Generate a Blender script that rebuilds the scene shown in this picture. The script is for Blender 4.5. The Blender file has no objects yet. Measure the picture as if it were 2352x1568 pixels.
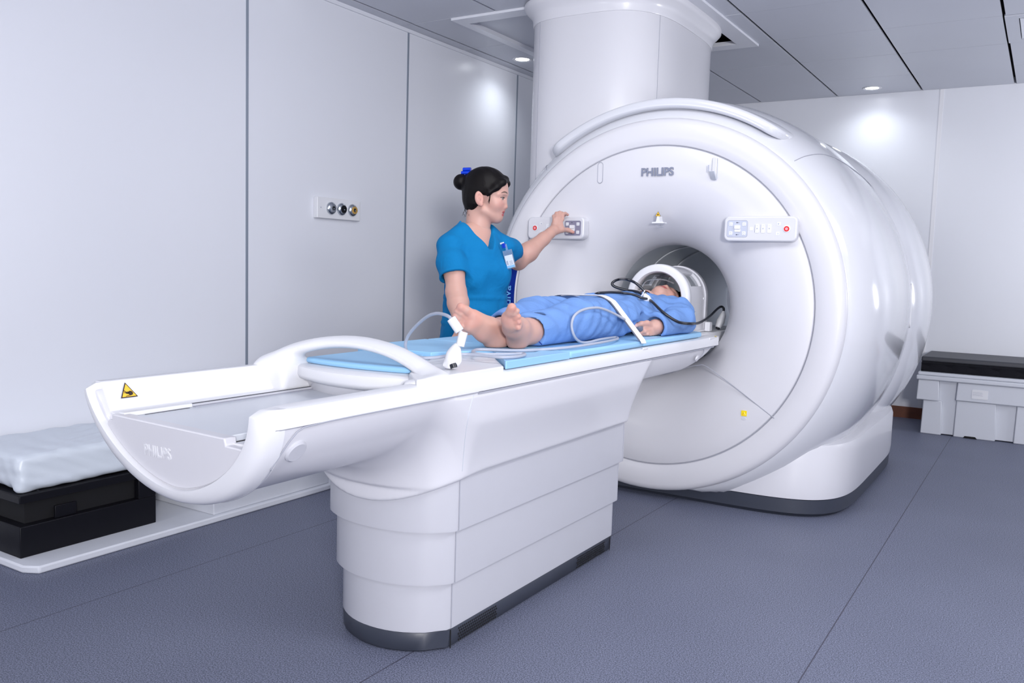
import bpy, bmesh, math, random
import numpy as np
from mathutils import Vector, Matrix
random.seed(7)
S = bpy.context.scene
COL = S.collection
PI = math.pi
# ------------------------------------------------------------------ camera
CAM_H, FPX, YAW, PITCH, ROLL = 1.08, 1969.4, .555773, .0896278, .0298126
IW, IH = 2352.0, 1568.0
_fw = np.array([-math.sin(YAW)*math.cos(PITCH), math.cos(YAW)*math.cos(PITCH), -math.sin(PITCH)])
_r0 = np.array([math.cos(YAW), math.sin(YAW), 0.0]); _u0 = np.cross(_r0, _fw)
_r = math.cos(ROLL)*_r0 + math.sin(ROLL)*_u0
_u = -math.sin(ROLL)*_r0 + math.cos(ROLL)*_u0
CP = np.array([0, 0, CAM_H])
cam_d = bpy.data.cameras.new('camera'); cam = bpy.data.objects.new('camera', cam_d); COL.objects.link(cam)
cam_d.sensor_width = 36; cam_d.lens = 36*FPX/IW; cam_d.clip_start = .05; cam_d.clip_end = 60
cam.matrix_world = Matrix(((_r[0], _u[0], -_fw[0], CP[0]), (_r[1], _u[1], -_fw[1], CP[1]), (_r[2], _u[2], -_fw[2], CP[2]), (0, 0, 0, 1)))
S.camera = cam
# measuring helpers: a line of sight in the photograph meets a plane of the room
def ray(x, y): return _fw + _r*(x-IW/2)/FPX - _u*(y-IH/2)/FPX
def P(x, y, d): return CP + ray(x, y)*d
def onz(x, y, z): d = ray(x, y); return CP + d*(z-CAM_H)/d[2]
def ony(x, y, Y): d = ray(x, y); return CP + d*Y/d[1]
def onx(x, y, X): d = ray(x, y); return CP + d*X/d[0]
# ------------------------------------------------------------------ world, lights, exposure
S.view_settings.view_transform = 'Standard'; S.view_settings.look = 'None'
S.view_settings.gamma = 1; S.view_settings.use_curve_mapping = False
S.view_settings.exposure = 0.52
w = bpy.data.worlds.new('world'); S.world = w; w.use_nodes = True
w.node_tree.nodes['Background'].inputs[0].default_value = (.8, .87, 1, 1)
w.node_tree.nodes['Background'].inputs[1].default_value = .15
def area(name, loc, target, size, power, color=(1, 1, 1), size_y=None, spread=None):
    l = bpy.data.lights.new(name, 'AREA'); l.energy = power; l.color = color
    l.shape = 'RECTANGLE'; l.size = size; l.size_y = size_y or size
    if spread: l.spread = spread
    o = bpy.data.objects.new(name, l); COL.objects.link(o); o.location = loc
    o.rotation_euler = (Vector(target)-Vector(loc)).to_track_quat('-Z', 'Y').to_euler()
    return o
area('camera_flash', (1.45, -1.25, 1.5), (-1.7, 4.0, .95), .5, 104, (1, .985, .99), .5)
area('right_fill_light', (.9, 2.4, 2.42), (.2, 2.8, 0), 1.2, 46, (.985, .985, 1), 1.2)  # added overhead fill for the right side, no fixture stands for it
area('scanner_fill_light', (-1.3, 2.55, 2.42), (-1.5, 3.9, .9), 1.0, 15, (.985, .985, 1), 1.0)  # unseen fill above the table, added to brighten the scanner face
area('back_ceiling_fill', (1.9, 5.8, 1.2), (.4, 6.4, 2.457), .5, 23, (.97, .98, 1), .5)  # added uplight out of view, lifts the ceiling towards the back
area('left_ceiling_fill', (-2.7, .4, 1.2), (-2.4, 3.6, 2.457), .5, 4.5, (.97, .98, 1), .5)  # weak extra uplight, put in to brighten the left ceiling and wall
# ------------------------------------------------------------------ materials
def srgb(r, g, b):
    f = lambda c: (c/255/12.92) if c/255 <= .04045 else ((c/255+.055)/1.055)**2.4
    return (f(r), f(g), f(b), 1)
def mat(name, col, rough=.5, metal=0, coat=0, bump=0, bscale=200, var=0, vscale=4, spec=.5, trans=0, alpha=1, sss=0, emit=None):
    m = bpy.data.materials.new(name); m.use_nodes = True
    nt = m.node_tree; b = nt.nodes['Principled BSDF']
    b.inputs['Base Color'].default_value = col; b.inputs['Roughness'].default_value = rough
    b.inputs['Metallic'].default_value = metal; b.inputs['Coat Weight'].default_value = coat
    b.inputs['Coat Roughness'].default_value = .08
    b.inputs['Specular IOR Level'].default_value = spec
    b.inputs['Transmission Weight'].default_value = trans; b.inputs['Alpha'].default_value = alpha
    if sss:
        b.inputs['Subsurface Weight'].default_value = sss; b.inputs['Subsurface Radius'].default_value = (1, .35, .2)
        b.inputs['Subsurface Scale'].default_value = .006
    if emit:
        b.inputs['Emission Color'].default_value = emit[0]; b.inputs['Emission Strength'].default_value = emit[1]
    tc = nt.nodes.new('ShaderNodeTexCoord')
    if bump:
        n = nt.nodes.new('ShaderNodeTexNoise'); n.inputs['Scale'].default_value = bscale; n.inputs['Detail'].default_value = 3
        bp = nt.nodes.new('ShaderNodeBump'); bp.inputs['Strength'].default_value = bump; bp.inputs['Distance'].default_value = .002
        nt.links.new(tc.outputs['Object'], n.inputs['Vector']); nt.links.new(n.outputs['Fac'], bp.inputs['Height'])
        nt.links.new(bp.outputs['Normal'], b.inputs['Normal'])
    if var:
        n = nt.nodes.new('ShaderNodeTexNoise'); n.inputs['Scale'].default_value = vscale; n.inputs['Detail'].default_value = 4
        mx = nt.nodes.new('ShaderNodeMix'); mx.data_type = 'RGBA'
        mx.inputs[6].default_value = tuple(c*(1-var) for c in col[:3])+(1,)
        mx.inputs[7].default_value = tuple(min(1, c*(1+var)) for c in col[:3])+(1,)
        nt.links.new(tc.outputs['Object'], n.inputs['Vector']); nt.links.new(n.outputs['Fac'], mx.inputs[0])
        nt.links.new(mx.outputs[2], b.inputs['Base Color'])
    return m
def vcol_mat(name, rough=.5, bump=0, bscale=300, sss=0, stretch=None):
    m = mat(name, (.5, .5, .5, 1), rough, bump=bump, bscale=bscale, sss=sss)
    a = m.node_tree.nodes.new('ShaderNodeVertexColor'); a.layer_name = 'tint'
    m.node_tree.links.new(a.outputs['Color'], m.node_tree.nodes['Principled BSDF'].inputs['Base Color'])
    return m
M = {}
M['white'] = mat('white_plastic', (.66, .66, .705, 1), .28, coat=.25)
M['gloss'] = mat('glossy_white_plastic', (.64, .65, .70, 1), .16, coat=.5)
M['face'] = mat('satin_white_plastic', (.675, .672, .715, 1), .38, coat=.1)
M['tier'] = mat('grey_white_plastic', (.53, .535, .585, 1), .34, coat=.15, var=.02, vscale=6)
M['bright'] = mat('bright_white_plastic', (.76, .765, .80, 1), .35)
M['plate'] = mat('pale_grey_plate', (.60, .63, .69, 1), .3)
M['seam'] = mat('seam_grey', (.36, .37, .43, 1), .6)
M['seamdark'] = mat('seam_dark', (.05, .055, .07, 1), .7)
M['liner'] = mat('bore_liner_grey', (.68, .72, .77, 1), .4)
M['lintrim'] = mat('bore_trim_pale', (.80, .82, .86, 1), .3)
M['plinth'] = mat('plinth_charcoal', (.040, .046, .066, 1), .42, bump=.06, bscale=400)
M['hole'] = mat('black_void', (.004, .004, .006, 1), .9)
M['logo'] = mat('logo_grey', (.22, .24, .32, 1), .45)
M['red'] = mat('red_button', (.68, .015, .02, 1), .35)
M['pink'] = mat('pale_red_icon', (.80, .35, .38, 1), .4)
M['pad'] = mat('control_pad_grey', (.50, .53, .63, 1), .35)
M['padd'] = mat('control_pad_dark', (.24, .23, .32, 1), .35)
M['icon'] = mat('icon_grey', (.45, .47, .55, 1), .5)
M['yellow'] = mat('warning_yellow', (.92, .55, .04, 1), .45)
M['yellow2'] = mat('label_yellow', (.95, .72, .0, 1), .45)
M['ink'] = mat('warning_ink', (.03, .015, .01, 1), .5)
M['blue'] = mat('banner_blue', (.002, .022, .24, 1), .5, spec=.1)
M['ltxt'] = mat('banner_text', (.12, .38, .72, 1), .5)
M['mat'] = mat('sky_blue_vinyl', (.30, .57, .84, 1), .42, bump=.05, bscale=90)
M['black'] = mat('matte_black', (.006, .006, .009, 1), .42, spec=.2, bump=.1, bscale=60)
M['foam'] = mat('black_foam', (.008, .008, .012, 1), .85, spec=.2, bump=.5, bscale=120)
M['foamtop'] = mat('dark_grey_vinyl', (.045, .047, .058, 1), .5)
M['bin'] = mat('moulded_white_plastic', (.62, .64, .70, 1), .5, bump=.15, bscale=180)
M['board'] = mat('white_foam_board', (.70, .72, .78, 1), .6, bump=.2, bscale=150, var=.05, vscale=12)
M['wood'] = mat('brown_wood', (.15, .045, .020, 1), .5, var=.4, vscale=14)
M['steel'] = mat('brushed_steel', (.55, .58, .62, 1), .25, metal=1)
M['gold'] = mat('brass_ring', (.75, .45, .12, 1), .3, metal=.6)
M['joint'] = mat('panel_joint_grey', (.29, .33, .40, 1), .4, metal=.3)
M['strip'] = mat('white_joint_strip', (.80, .80, .84, 1), .4)
M['cable'] = mat('black_rubber', (.012, .014, .022, 1), .32)
M['hose'] = mat('grey_hose', (.40, .43, .52, 1), .38)
M['bulb'] = mat('dark_grey_rubber', (.13, .14, .19, 1), .45)
M['strap'] = mat('white_webbing', (.74, .75, .79, 1), .7, bump=.3, bscale=500)
M['clear'] = mat('clear_plastic', (.9, .93, .97, 1), .08, trans=.85, alpha=1)
M['badge'] = mat('badge_card', (.78, .82, .92, 1), .3)
M['clip'] = mat('royal_blue_plastic', (.0, .035, .52, 1), .35)
M['lamp'] = mat('lamp_diffuser', (1, 1, 1, 1), .5, emit=((.93, .96, 1, 1), 14))
M['ceil'] = mat('ceiling_panel_metal', (.58, .60, .67, 1), .38, var=.03, vscale=2)
M['wall'] = mat('painted_steel_wall', (.76, .775, .835, 1), .30, spec=.5, bump=.02, bscale=3)
M['wrap'] = mat('wrapped_foam', (.62, .67, .74, 1), .35, bump=.8, bscale=16)
M['skin'] = vcol_mat('skin', .48, sss=.25)
M['hair'] = mat('black_hair', (.0035, .0025, .003, 1), .5, bump=.3, bscale=220, spec=.16)
def fabric(name, col, sc=14, st=.35):
    m = mat(name, col, .85, bump=0, spec=.2)
    nt = m.node_tree; b = nt.nodes['Principled BSDF']
    tc = nt.nodes['Texture Coordinate']
    n1 = nt.nodes.new('ShaderNodeTexNoise'); n1.inputs['Scale'].default_value = sc; n1.inputs['Detail'].default_value = 4; n1.inputs['Distortion'].default_value = .6
    n2 = nt.nodes.new('ShaderNodeTexNoise'); n2.inputs['Scale'].default_value = 700
    b1 = nt.nodes.new('ShaderNodeBump'); b1.inputs['Strength'].default_value = st; b1.inputs['Distance'].default_value = .02
    b2 = nt.nodes.new('ShaderNodeBump'); b2.inputs['Strength'].default_value = .12; b2.inputs['Distance'].default_value = .001
    for n in (n1, n2): nt.links.new(tc.outputs['Object'], n.inputs['Vector'])
    nt.links.new(n1.outputs['Fac'], b1.inputs['Height']); nt.links.new(n2.outputs['Fac'], b2.inputs['Height'])
    nt.links.new(b1.outputs['Normal'], b2.inputs['Normal']); nt.links.new(b2.outputs['Normal'], b.inputs['Normal'])
    return m
M['scrub'] = fabric('scrub_cotton', (.002, .170, .41, 1), 9, .6)
M['gown'] = fabric('patient_cotton', (.155, .29, .61, 1), 10, .6)
M['piping'] = mat('navy_piping', (.01, .04, .26, 1), .8)
# floor: flecked vinyl sheets with welded seams
def floor_mat():
    m = bpy.data.materials.new('flecked_vinyl'); m.use_nodes = True; nt = m.node_tree; b = nt.nodes['Principled BSDF']
    N, L = nt.nodes.new, nt.links.new
    tc = N('ShaderNodeTexCoord')
    n1 = N('ShaderNodeTexNoise'); n1.inputs['Scale'].default_value = 260; n1.inputs['Detail'].default_value = 2
    n2 = N('ShaderNodeTexNoise'); n2.inputs['Scale'].default_value = 2.2; n2.inputs['Detail'].default_value = 5
    r1 = N('ShaderNodeValToRGB'); r1.color_ramp.elements[0].position = .38; r1.color_ramp.elements[1].position = .62
    r1.color_ramp.elements[0].color = (.070, .082, .120, 1); r1.color_ramp.elements[1].color = (.215, .232, .325, 1)
    r2 = N('ShaderNodeValToRGB'); r2.color_ramp.elements[0].color = (.88, .88, .90, 1); r2.color_ramp.elements[1].color = (1.1, 1.1, 1.1, 1)
    mx = N('ShaderNodeMix'); mx.data_type = 'RGBA'; mx.blend_type = 'MULTIPLY'; mx.inputs[0].default_value = 1
    for n in (n1, n2): L(tc.outputs['Object'], n.inputs['Vector'])
    L(n1.outputs['Fac'], r1.inputs[0]); L(n2.outputs['Fac'], r2.inputs[0]); L(r1.outputs[0], mx.inputs[6]); L(r2.outputs[0], mx.inputs[7])
    sp = N('ShaderNodeSeparateXYZ'); L(tc.outputs['Object'], sp.inputs[0])
    last = mx.outputs[2]
    for x0 in (float(onz(2039, 1237, 0)[0]), float(onz(1480, 1186, 0)[0]), -2.45):
        s = N('ShaderNodeMath'); s.operation = 'SUBTRACT'; s.inputs[1].default_value = x0; L(sp.outputs[0], s.inputs[0])
        a = N('ShaderNodeMath'); a.operation = 'ABSOLUTE'; L(s.outputs[0], a.inputs[0])
        c = N('ShaderNodeMath'); c.operation = 'LESS_THAN'; c.inputs[1].default_value = .0018; L(a.outputs[0], c.inputs[0])
        q = N('ShaderNodeMix'); q.data_type = 'RGBA'; q.inputs[7].default_value = (.055, .055, .085, 1); L(c.outputs[0], q.inputs[0]); L(last, q.inputs[6]); last = q.outputs[2]
    L(last, b.inputs['Base Color']); b.inputs['Roughness'].default_value = .5; b.inputs['Specular IOR Level'].default_value = .35
    bp = N('ShaderNodeBump'); bp.inputs['Strength'].default_value = .06; bp.inputs['Distance'].default_value = .001
    L(n1.outputs['Fac'], bp.inputs['Height']); L(bp.outputs[0], b.inputs['Normal'])
    return m
M['floor'] = floor_mat()
# ------------------------------------------------------------------ mesh helpers
class MB:
    """collects shapes into ONE mesh object"""
    def __init__(s): s.v = []; s.f = []; s.m = []; s.cur = 0
    def add(s, v, f, mi=None):
        o = len(s.v); s.v += [tuple(map(float, p)) for p in v]; s.f += [tuple(i+o for i in q) for q in f]; s.m += [s.cur if mi is None else mi]*len(f); return s
    def box(s, x0, x1, y0, y1, z0, z1, mi=None):
        v = [(x, y, z) for z in (z0, z1) for y in (y0, y1) for x in (x0, x1)]
        return s.add(v, [(0, 2, 3, 1), (4, 5, 7, 6), (0, 1, 5, 4), (2, 6, 7, 3), (0, 4, 6, 2), (1, 3, 7, 5)], mi)
    def prism(s, pts, lo, hi, axis='z', mi=None):
        n = len(pts)
        def p3(a, b, c): return {'z': (a, b, c), 'y': (a, c, b), 'x': (c, a, b)}[axis]
        v = [p3(a, b, lo) for a, b in pts]+[p3(a, b, hi) for a, b in pts]
        f = [tuple(range(n))[::-1], tuple(range(n, 2*n))]+[(i, (i+1) % n, n+(i+1) % n, n+i) for i in range(n)]
        return s.add(v, f, mi)
    def loft(s, rings, caps=(True, True), closed=True, mi=None):
        n = len(rings[0]); v = [p for r in rings for p in r]; f = []
        for k in range(len(rings)-1):
            for i in range(n if closed else n-1):
                j = (i+1) % n; f.append((k*n+i, k*n+j, (k+1)*n+j, (k+1)*n+i))
        if caps[0]: f.append(tuple(range(n))[::-1])
        if caps[1]: f.append(tuple(range((len(rings)-1)*n, len(rings)*n)))
        return s.add(v, f, mi)
    def cyl(s, a, b, ra, rb=None, n=24, mi=None):
        a, b = Vector(a), Vector(b); d = (b-a).normalized(); u = d.orthogonal().normalized(); w_ = d.cross(u); rb = ra if rb is None else rb
        ring = lambda c, r: [c+u*r*math.cos(2*PI*i/n)+w_*r*math.sin(2*PI*i/n) for i in range(n)]
        return s.loft([ring(a, ra), ring(b, rb)], mi=mi)
    def lathe(s, prof, origin, axis, n=32, mi=None):
        a = Vector(axis).normalized(); u = a.orthogonal().normalized(); w_ = a.cross(u); o = Vector(origin)
        return s.loft([[o+a*h+u*r*math.cos(2*PI*i/n)+w_*r*math.sin(2*PI*i/n) for i in range(n)] for r, h in prof], mi=mi)
    def tube(s, pts, r, n=10, closed=False, mi=None):
        pts = [Vector(p) for p in pts]; N = len(pts); rings = []; up = None
        for i, p in enumerate(pts):
            t = ((pts[(i+1) % N] if (closed or i < N-1) else p)-(pts[i-1] if (closed or i > 0) else p)).normalized()
            if up is None: up = t.orthogonal().normalized()
            up = (up-t*up.dot(t)).normalized(); w_ = t.cross(up); rr = r[i] if hasattr(r, '__len__') else r
            rings.append([p+up*rr*math.cos(2*PI*k/n)+w_*rr*math.sin(2*PI*k/n) for k in range(n)])
        if closed: rings.append(rings[0]); return s.loft(rings, (False, False), mi=mi)
        return s.loft(rings, mi=mi)
    def ribbon(s, pts, ups, wdt, th, mi=None):
        pts = [Vector(p) for p in pts]; N = len(pts); rings = []
        for i, p in enumerate(pts):
            t = (pts[min(i+1, N-1)]-pts[max(i-1, 0)]).normalized(); u = Vector(ups[i] if isinstance(ups, list) else ups); u = (u-t*u.dot(t)).normalized(); w_ = t.cross(u)
            a, b = w_*wdt/2, u*th/2; rings.append([p-a-b, p+a-b, p+a+b, p-a+b])
        return s.loft(rings, mi=mi)
    def build(s, name, m, parent=None, smooth=True, bevel=0, seg=2, angle=35, sub=0):
        me = bpy.data.meshes.new(name); me.from_pydata(s.v, [], s.f)
        ms = m if isinstance(m, (list, tuple)) else [m]
        for q in ms: me.materials.append(q)
        if len(ms) > 1: me.polygons.foreach_set('material_index', s.m)
        bm = bmesh.new(); bm.from_mesh(me); bmesh.ops.remove_doubles(bm, verts=bm.verts, dist=1e-6); bmesh.ops.recalc_face_normals(bm, faces=bm.faces); bm.to_mesh(me); bm.free()
        return link(name, me, parent, smooth, bevel, seg, angle, sub)
def link(name, me, parent=None, smooth=True, bevel=0, seg=2, angle=35, sub=0):
    o = bpy.data.objects.new(name, me); COL.objects.link(o)
    if parent:
        o.parent = parent
        if parent.type == 'EMPTY': o.matrix_parent_inverse = Matrix.Translation(-parent.location)
    if smooth:
        me.polygons.foreach_set('use_smooth', [True]*len(me.polygons))
        if angle < 180: me.set_sharp_from_angle(angle=math.radians(angle))
    if bevel:
        b = o.modifiers.new('bevel', 'BEVEL'); b.width = bevel; b.segments = seg; b.limit_method = 'ANGLE'; b.angle_limit = math.radians(angle); b.harden_normals = False
    if sub:
        q = o.modifiers.new('subsurf', 'SUBSURF'); q.levels = q.render_levels = sub
    return o
def tag(o, label, cat, group=None):
    o['label'] = label; o['category'] = cat
    if group: o['group'] = group
    return o
def thing(name, label, cat, loc, group=None):
    o = bpy.data.objects.new(name, None); COL.objects.link(o); o.location = [float(c) for c in loc]; o.empty_display_size = .1
    return tag(o, label, cat, group)
def struct(o): o['kind'] = 'structure'; return o
def cm(pts, n=8, closed=False):
    """Catmull-Rom through points"""
    P_ = [np.array(p, float) for p in pts]; N = len(P_); out = []
    for i in range(N if closed else N-1):
        g = (lambda k: P_[k % N]) if closed else (lambda k: P_[min(max(k, 0), N-1)])
        p0, p1, p2, p3 = g(i-1), g(i), g(i+1), g(i+2)
        for j in range(n):
            t = j/n; out.append(.5*(2*p1+(p2-p0)*t+(2*p0-5*p1+4*p2-p3)*t*t+(3*p1-p0-3*p2+p3)*t**3))
    if not closed: out.append(P_[-1])
    return out
def rrect(x0, x1, z0, z1, r, n=6):
    out = []
    for cx_, cz_, a in ((x1-r, z1-r, 0), (x0+r, z1-r, 90), (x0+r, z0+r, 180), (x1-r, z0+r, 270)):
        for i in range(n+1):
            t = math.radians(a+90*i/n); out.append((cx_+r*math.cos(t), cz_+r*math.sin(t)))
    return out
def text_mesh(name, body, size, extrude, frame, m, parent, offset=0.0, stretch=1):
    """lettering as real geometry; frame = Matrix placing the text's xy plane"""
    c = bpy.data.curves.new('lettering', 'FONT'); c.body = body; c.size = size; c.extrude = extrude; c.offset = offset; c.align_x = 'CENTER'; c.align_y = 'CENTER'
    t = bpy.data.objects.new('lettering', c); COL.objects.link(t)
    me = bpy.data.meshes.new_from_object(t.evaluated_get(bpy.context.evaluated_depsgraph_get()))
    bpy.data.objects.remove(t); bpy.data.curves.remove(c)
    me.transform(frame @ Matrix.Diagonal((stretch, 1, 1, 1))); me.name = name; me.materials.clear(); me.materials.append(m)
    return link(name, me, parent, smooth=False)
def frame(o, x, y):
    x = Vector(x).normalized(); y = Vector(y); y = (y-x*y.dot(x)).normalized(); z = x.cross(y)
    return Matrix(((x[0], y[0], z[0], o[0]), (x[1], y[1], z[1], o[1]), (x[2], y[2], z[2], o[2]), (0, 0, 0, 1)))
# ================================================================== THE ROOM
XL, XR, YB, YF, ZC = -3.35, 2.5, 7.13, -1.6, 2.457
struct(MB().box(XL-.1, XR+.1, YF-.1, YB+.1, -.06, 0).build('floor', M['floor'], smooth=False))
struct(MB().box(XL-.1, XL, YF-.1, YB+.1, 0, ZC+.12).build('wall_left', M['wall'], smooth=False))
struct(MB().box(XL, XR, YB, YB+.1, 0, ZC+.12).build('wall_back', M['wall'], smooth=False))
struct(MB().box(XR, XR+.1, YF-.1, YB+.1, 0, ZC+.12).build('wall_right', M['wall'], smooth=False))
struct(MB().box(XL, XR, YF-.1, YF, 0, ZC+.12).build('wall_front', M['wall'], smooth=False))
# ceiling: lay-in metal panels below a dark void
xs = [XL+.002, -3.255, -2.675, -2.098, -1.5, -.9, -.3, .3, .9, 1.5, 2.1, XR-.002]
ys = [YF+.002]+[6.53-.623*k for k in range(12, -1, -1)]+[YB-.002]
c = MB().box(XL, XR, YF, YB, ZC+.05, ZC+.09, 1)
FX0, FX1, FY0, FY1 = -2.98, -1.60, 4.04, 5.32          # opening round the service column
for i in range(len(xs)-1):
    for j in range(len(ys)-1):
        a0, a1, b0, b1 = xs[i]+.008, xs[i+1]-.008, ys[j]+.0016, ys[j+1]-.0016
        if i == 0: a0 = xs[0]
        if -.31 < (a0+a1)/2 < .31 and 5.28 < (b0+b1)/2 < 5.91: continue        # the air diffuser hangs here
        pieces = [(a0, a1, b0, b1)]
        if a1 > FX0 and a0 < FX1 and b1 > FY0 and b0 < FY1:
            pieces = []
            if a0 < FX0: pieces.append((a0, FX0, b0, b1))
            if a1 > FX1: pieces.append((FX1, a1, b0, b1))
            m0, m1 = max(a0, FX0), min(a1, FX1)
            if b0 < FY0: pieces.append((m0, m1, b0, FY0))
            if b1 > FY1: pieces.append((m0, m1, FY1, b1))
        for p in pieces:
            if p[1]-p[0] > .01 and p[3]-p[2] > .01: c.box(*p, ZC+random.uniform(0, .0015), ZC+.012, 0)
c.box(FX0+.02, -2.1, FY0+.02, FY1-.02, ZC+.012, ZC+.02, 0)
struct(c.build('ceiling', [M['ceil'], M['hole']], smooth=False))
t = MB()
t.box(FX0, FX0+.055, FY0+.10, FY1-.10, ZC-.012, ZC+.012); t.box(FX0, FX1, FY0, FY0+.10, ZC-.012, ZC+.012)
t.box(FX1-.105, FX1, FY0+.10, FY1-.10, ZC-.012, ZC+.012); t.box(FX0, FX1, FY1-.10, FY1, ZC-.012, ZC+.012)
struct(t.build('trim_1', M['wall'], smooth=False))
for k, y in enumerate((2.90, 4.118, 5.362)):
    struct(MB().box(XL-.002, XL+.0025, y-.0075, y+.0075, 0, ZC).build('trim_%d' % (k+2), M['joint'], smooth=False))
struct(MB().box(-.778, -.752, YB-.004, YB+.002, 0, ZC).build('trim_5', M['strip'], smooth=False))
struct(MB().box(XL, XL+.012, YF, YB, ZC-.02, ZC).build('trim_6', M['wall'], smooth=False))
struct(MB().box(XL, XR, YB-.014, YB, 0, .085).build('baseboard_back', M['wood'], smooth=False))
struct(MB().box(XR-.014, XR, YF, YB-.014, 0, .085).build('baseboard_right', M['wood'], smooth=False))
# ceiling lights
def downlight(x, y, label, group='recessed ceiling lights'):
    t = thing('ceiling_light', label, 'ceiling light', (x, y, ZC), group)
    MB().lathe([(.046, .004), (.046, -.002), (.062, -.006), (.068, -.003), (.068, .0)], (x, y, ZC), (0, 0, 1), 40).build('trim_ring', M['white'], t)
    MB().lathe([(.0, -.0012), (.047, -.001), (.047, .004), (0, .004)], (x, y, ZC), (0, 0, 1), 40).build('diffuser', M['lamp'], t)
    l = bpy.data.lights.new('ceiling_lamp', 'SPOT'); l.energy = 6; l.color = (.90, .95, 1); l.spot_size = 2.6; l.spot_blend = .9; l.shadow_soft_size = .045
    o = bpy.data.objects.new('ceiling_lamp', l); COL.objects.link(o); o.location = (x, y, ZC-.02); o.parent = t; o.matrix_parent_inverse = Matrix.Translation(-t.location)
downlight(-3.115, 5.04, 'round recessed ceiling light near the left wall, left of the service column')
downlight(-1.21, 6.89, 'round recessed ceiling light by the back wall, right of the scanner')
# air diffuser
dx, dy = 0.0, 5.905-.315
t = thing('air_diffuser', 'square louvred air conditioning outlet in the ceiling, cut by the right edge', 'air vent', (dx, dy, ZC))
def sq(h, z): return [(dx-h, dy-h, z), (dx+h, dy-h, z), (dx+h, dy+h, z), (dx-h, dy+h, z)]
MB().loft([sq(.298, ZC+.01), sq(.298, ZC-.004), sq(.235, ZC-.004), sq(.225, ZC+.03)], (False, False)).build('frame', M['ceil'], t, smooth=False)
for h in (.19, .125, .06):
    MB().loft([sq(h, ZC+.03), sq(h+.035, ZC-.002), sq(h+.039, ZC-.004), sq(h+.004, ZC+.034)], (False, False)).build('louvre', M['ceil'], t, smooth=False)
# medical gas outlet panel on the left wall
t = thing('gas_outlet_panel', 'white plastic panel with three round gas outlets on the left wall', 'wall panel', (XL, 3.51, 1.30))
MB().prism(rrect(3.35, 3.685, 1.297, 1.408, .004), XL, XL+.028, 'x').build('back_plate', M['bright'], t, bevel=.003)
for k, (yy, ring) in enumerate(((3.45, M['steel']), (3.531, M['black']), (3.617, M['gold']))):
    so = MB().lathe([(.0, .02), (.033, .02), (.034, .034), (.031, .040), (.022, .046), (.016, .047)], (XL, yy, 1.353), (1, 0, 0), 32).build('gas_socket', M['steel'], t)
    MB().lathe([(.021, .044), (.020, .052), (.011, .052), (.011, .046)], (XL, yy, 1.353), (1, 0, 0), 28).build('colour_ring', ring, so)
    MB().lathe([(.0, .044), (.0115, .044), (.0115, .0475), (0, .0475)], (XL, yy, 1.353), (1, 0, 0), 20).build('inlet', M['hole'], so)
    MB().lathe([(.0, .047), (.004, .047), (.004, .053), (0, .054)], (XL, yy, 1.350), (1, 0, 0), 14).build('valve_pin', M['steel'], so)
for yy in (3.375, 3.66): MB().lathe([(0, .028), (.004, .028), (.004, .030), (0, .0305)], (XL, yy, 1.353), (1, 0, 0), 12).build('screw', M['icon'], t)
# ================================================================== SCANNER
CX, CZ = -1.563, .903
G = thing('mri_scanner', 'big round glossy white MRI scanner with open bore and grey lettering', 'MRI scanner', (CX, 4.5, 0))
def rev(prof, a0=0, a1=360, n=160, clip=None, closed=None):
    """surface of revolution about the bore axis; prof = (radius, y)"""
    full = abs(a1-a0) >= 359.9; rings = []
    for r, y in prof:
        ring = []
        for i in range(n if full else n+1):
            t = math.radians(a0+(a1-a0)*i/n); z = CZ+r*math.sin(t)
            ring.append((CX+r*math.cos(t), y, max(z, clip) if clip is not None else z))
        rings.append(ring)
    return rings, full
def revb(prof, name, m, parent, a0=0, a1=360, n=160, clip=None, ang=35, caps=(False, False), **k):
    rings, full = rev(prof, a0, a1, n, clip)
    return MB().loft(rings, caps, closed=full).build(name, m, parent, angle=ang, **k)
FY = 3.73
body = revb([(.80, 3.76), (.862, 3.757), (.89, 3.775), (.925, 3.815), (.955, 3.875), (.978, 3.95), (.993, 4.06), (1.0, 4.22), (1.0, 4.45), (.992, 4.65), (.975, 4.82), (.948, 4.95), (.92, 5.03)], 'body_shell', M['gloss'], G, clip=.06, ang=60)
revb([(.90, 4.9), (.955, 4.95), (.99, 5.02), (1.01, 5.12), (1.018, 5.35), (1.0, 5.55), (.95, 5.66), (.86, 5.74), (.5, 5.76), (.30, 5.76)], 'rear_shell', M['gloss'], G, clip=.06, ang=60)
ring = revb([(.741, FY+.015), (.741, FY+.001), (.745, FY-.002), (.80, FY-.006), (.835, FY-.004), (.852, FY+.003), (.862, FY+.014), (.866, FY+.03), (.866, FY+.05)], 'front_ring', M['face'], G, clip=.03, ang=60)
revb([(.735, FY+.014), (.735, FY-.0005), (.731, FY-.003), (.66, FY-.003), (.60, FY+.002), (.54, FY+.013), (.48, FY+.032), (.43, FY+.058), (.385, FY+.094), (.35, FY+.135), (.325, FY+.178), (.308, FY+.215), (.299, FY+.25), (.296, FY+.29)], 'front_panel', M['face'], G, ang=60)
revb([(.742, FY+.008), (.734, FY+.008)], 'panel_groove', M['seam'], G)
revb([(.297, FY+.28), (.300, FY+.30), (.300, 5.775)], 'bore_liner', M['liner'], G, ang=60)
revb([(.298, 4.28), (.294, 4.285), (.294, 4.30), (.298, 4.305)], 'bore_trim', M['lintrim'], G)
revb([(.298, 4.62), (.293, 4.625), (.293, 4.645), (.298, 4.65)], 'bore_trim', M['lintrim'], G)
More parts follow.
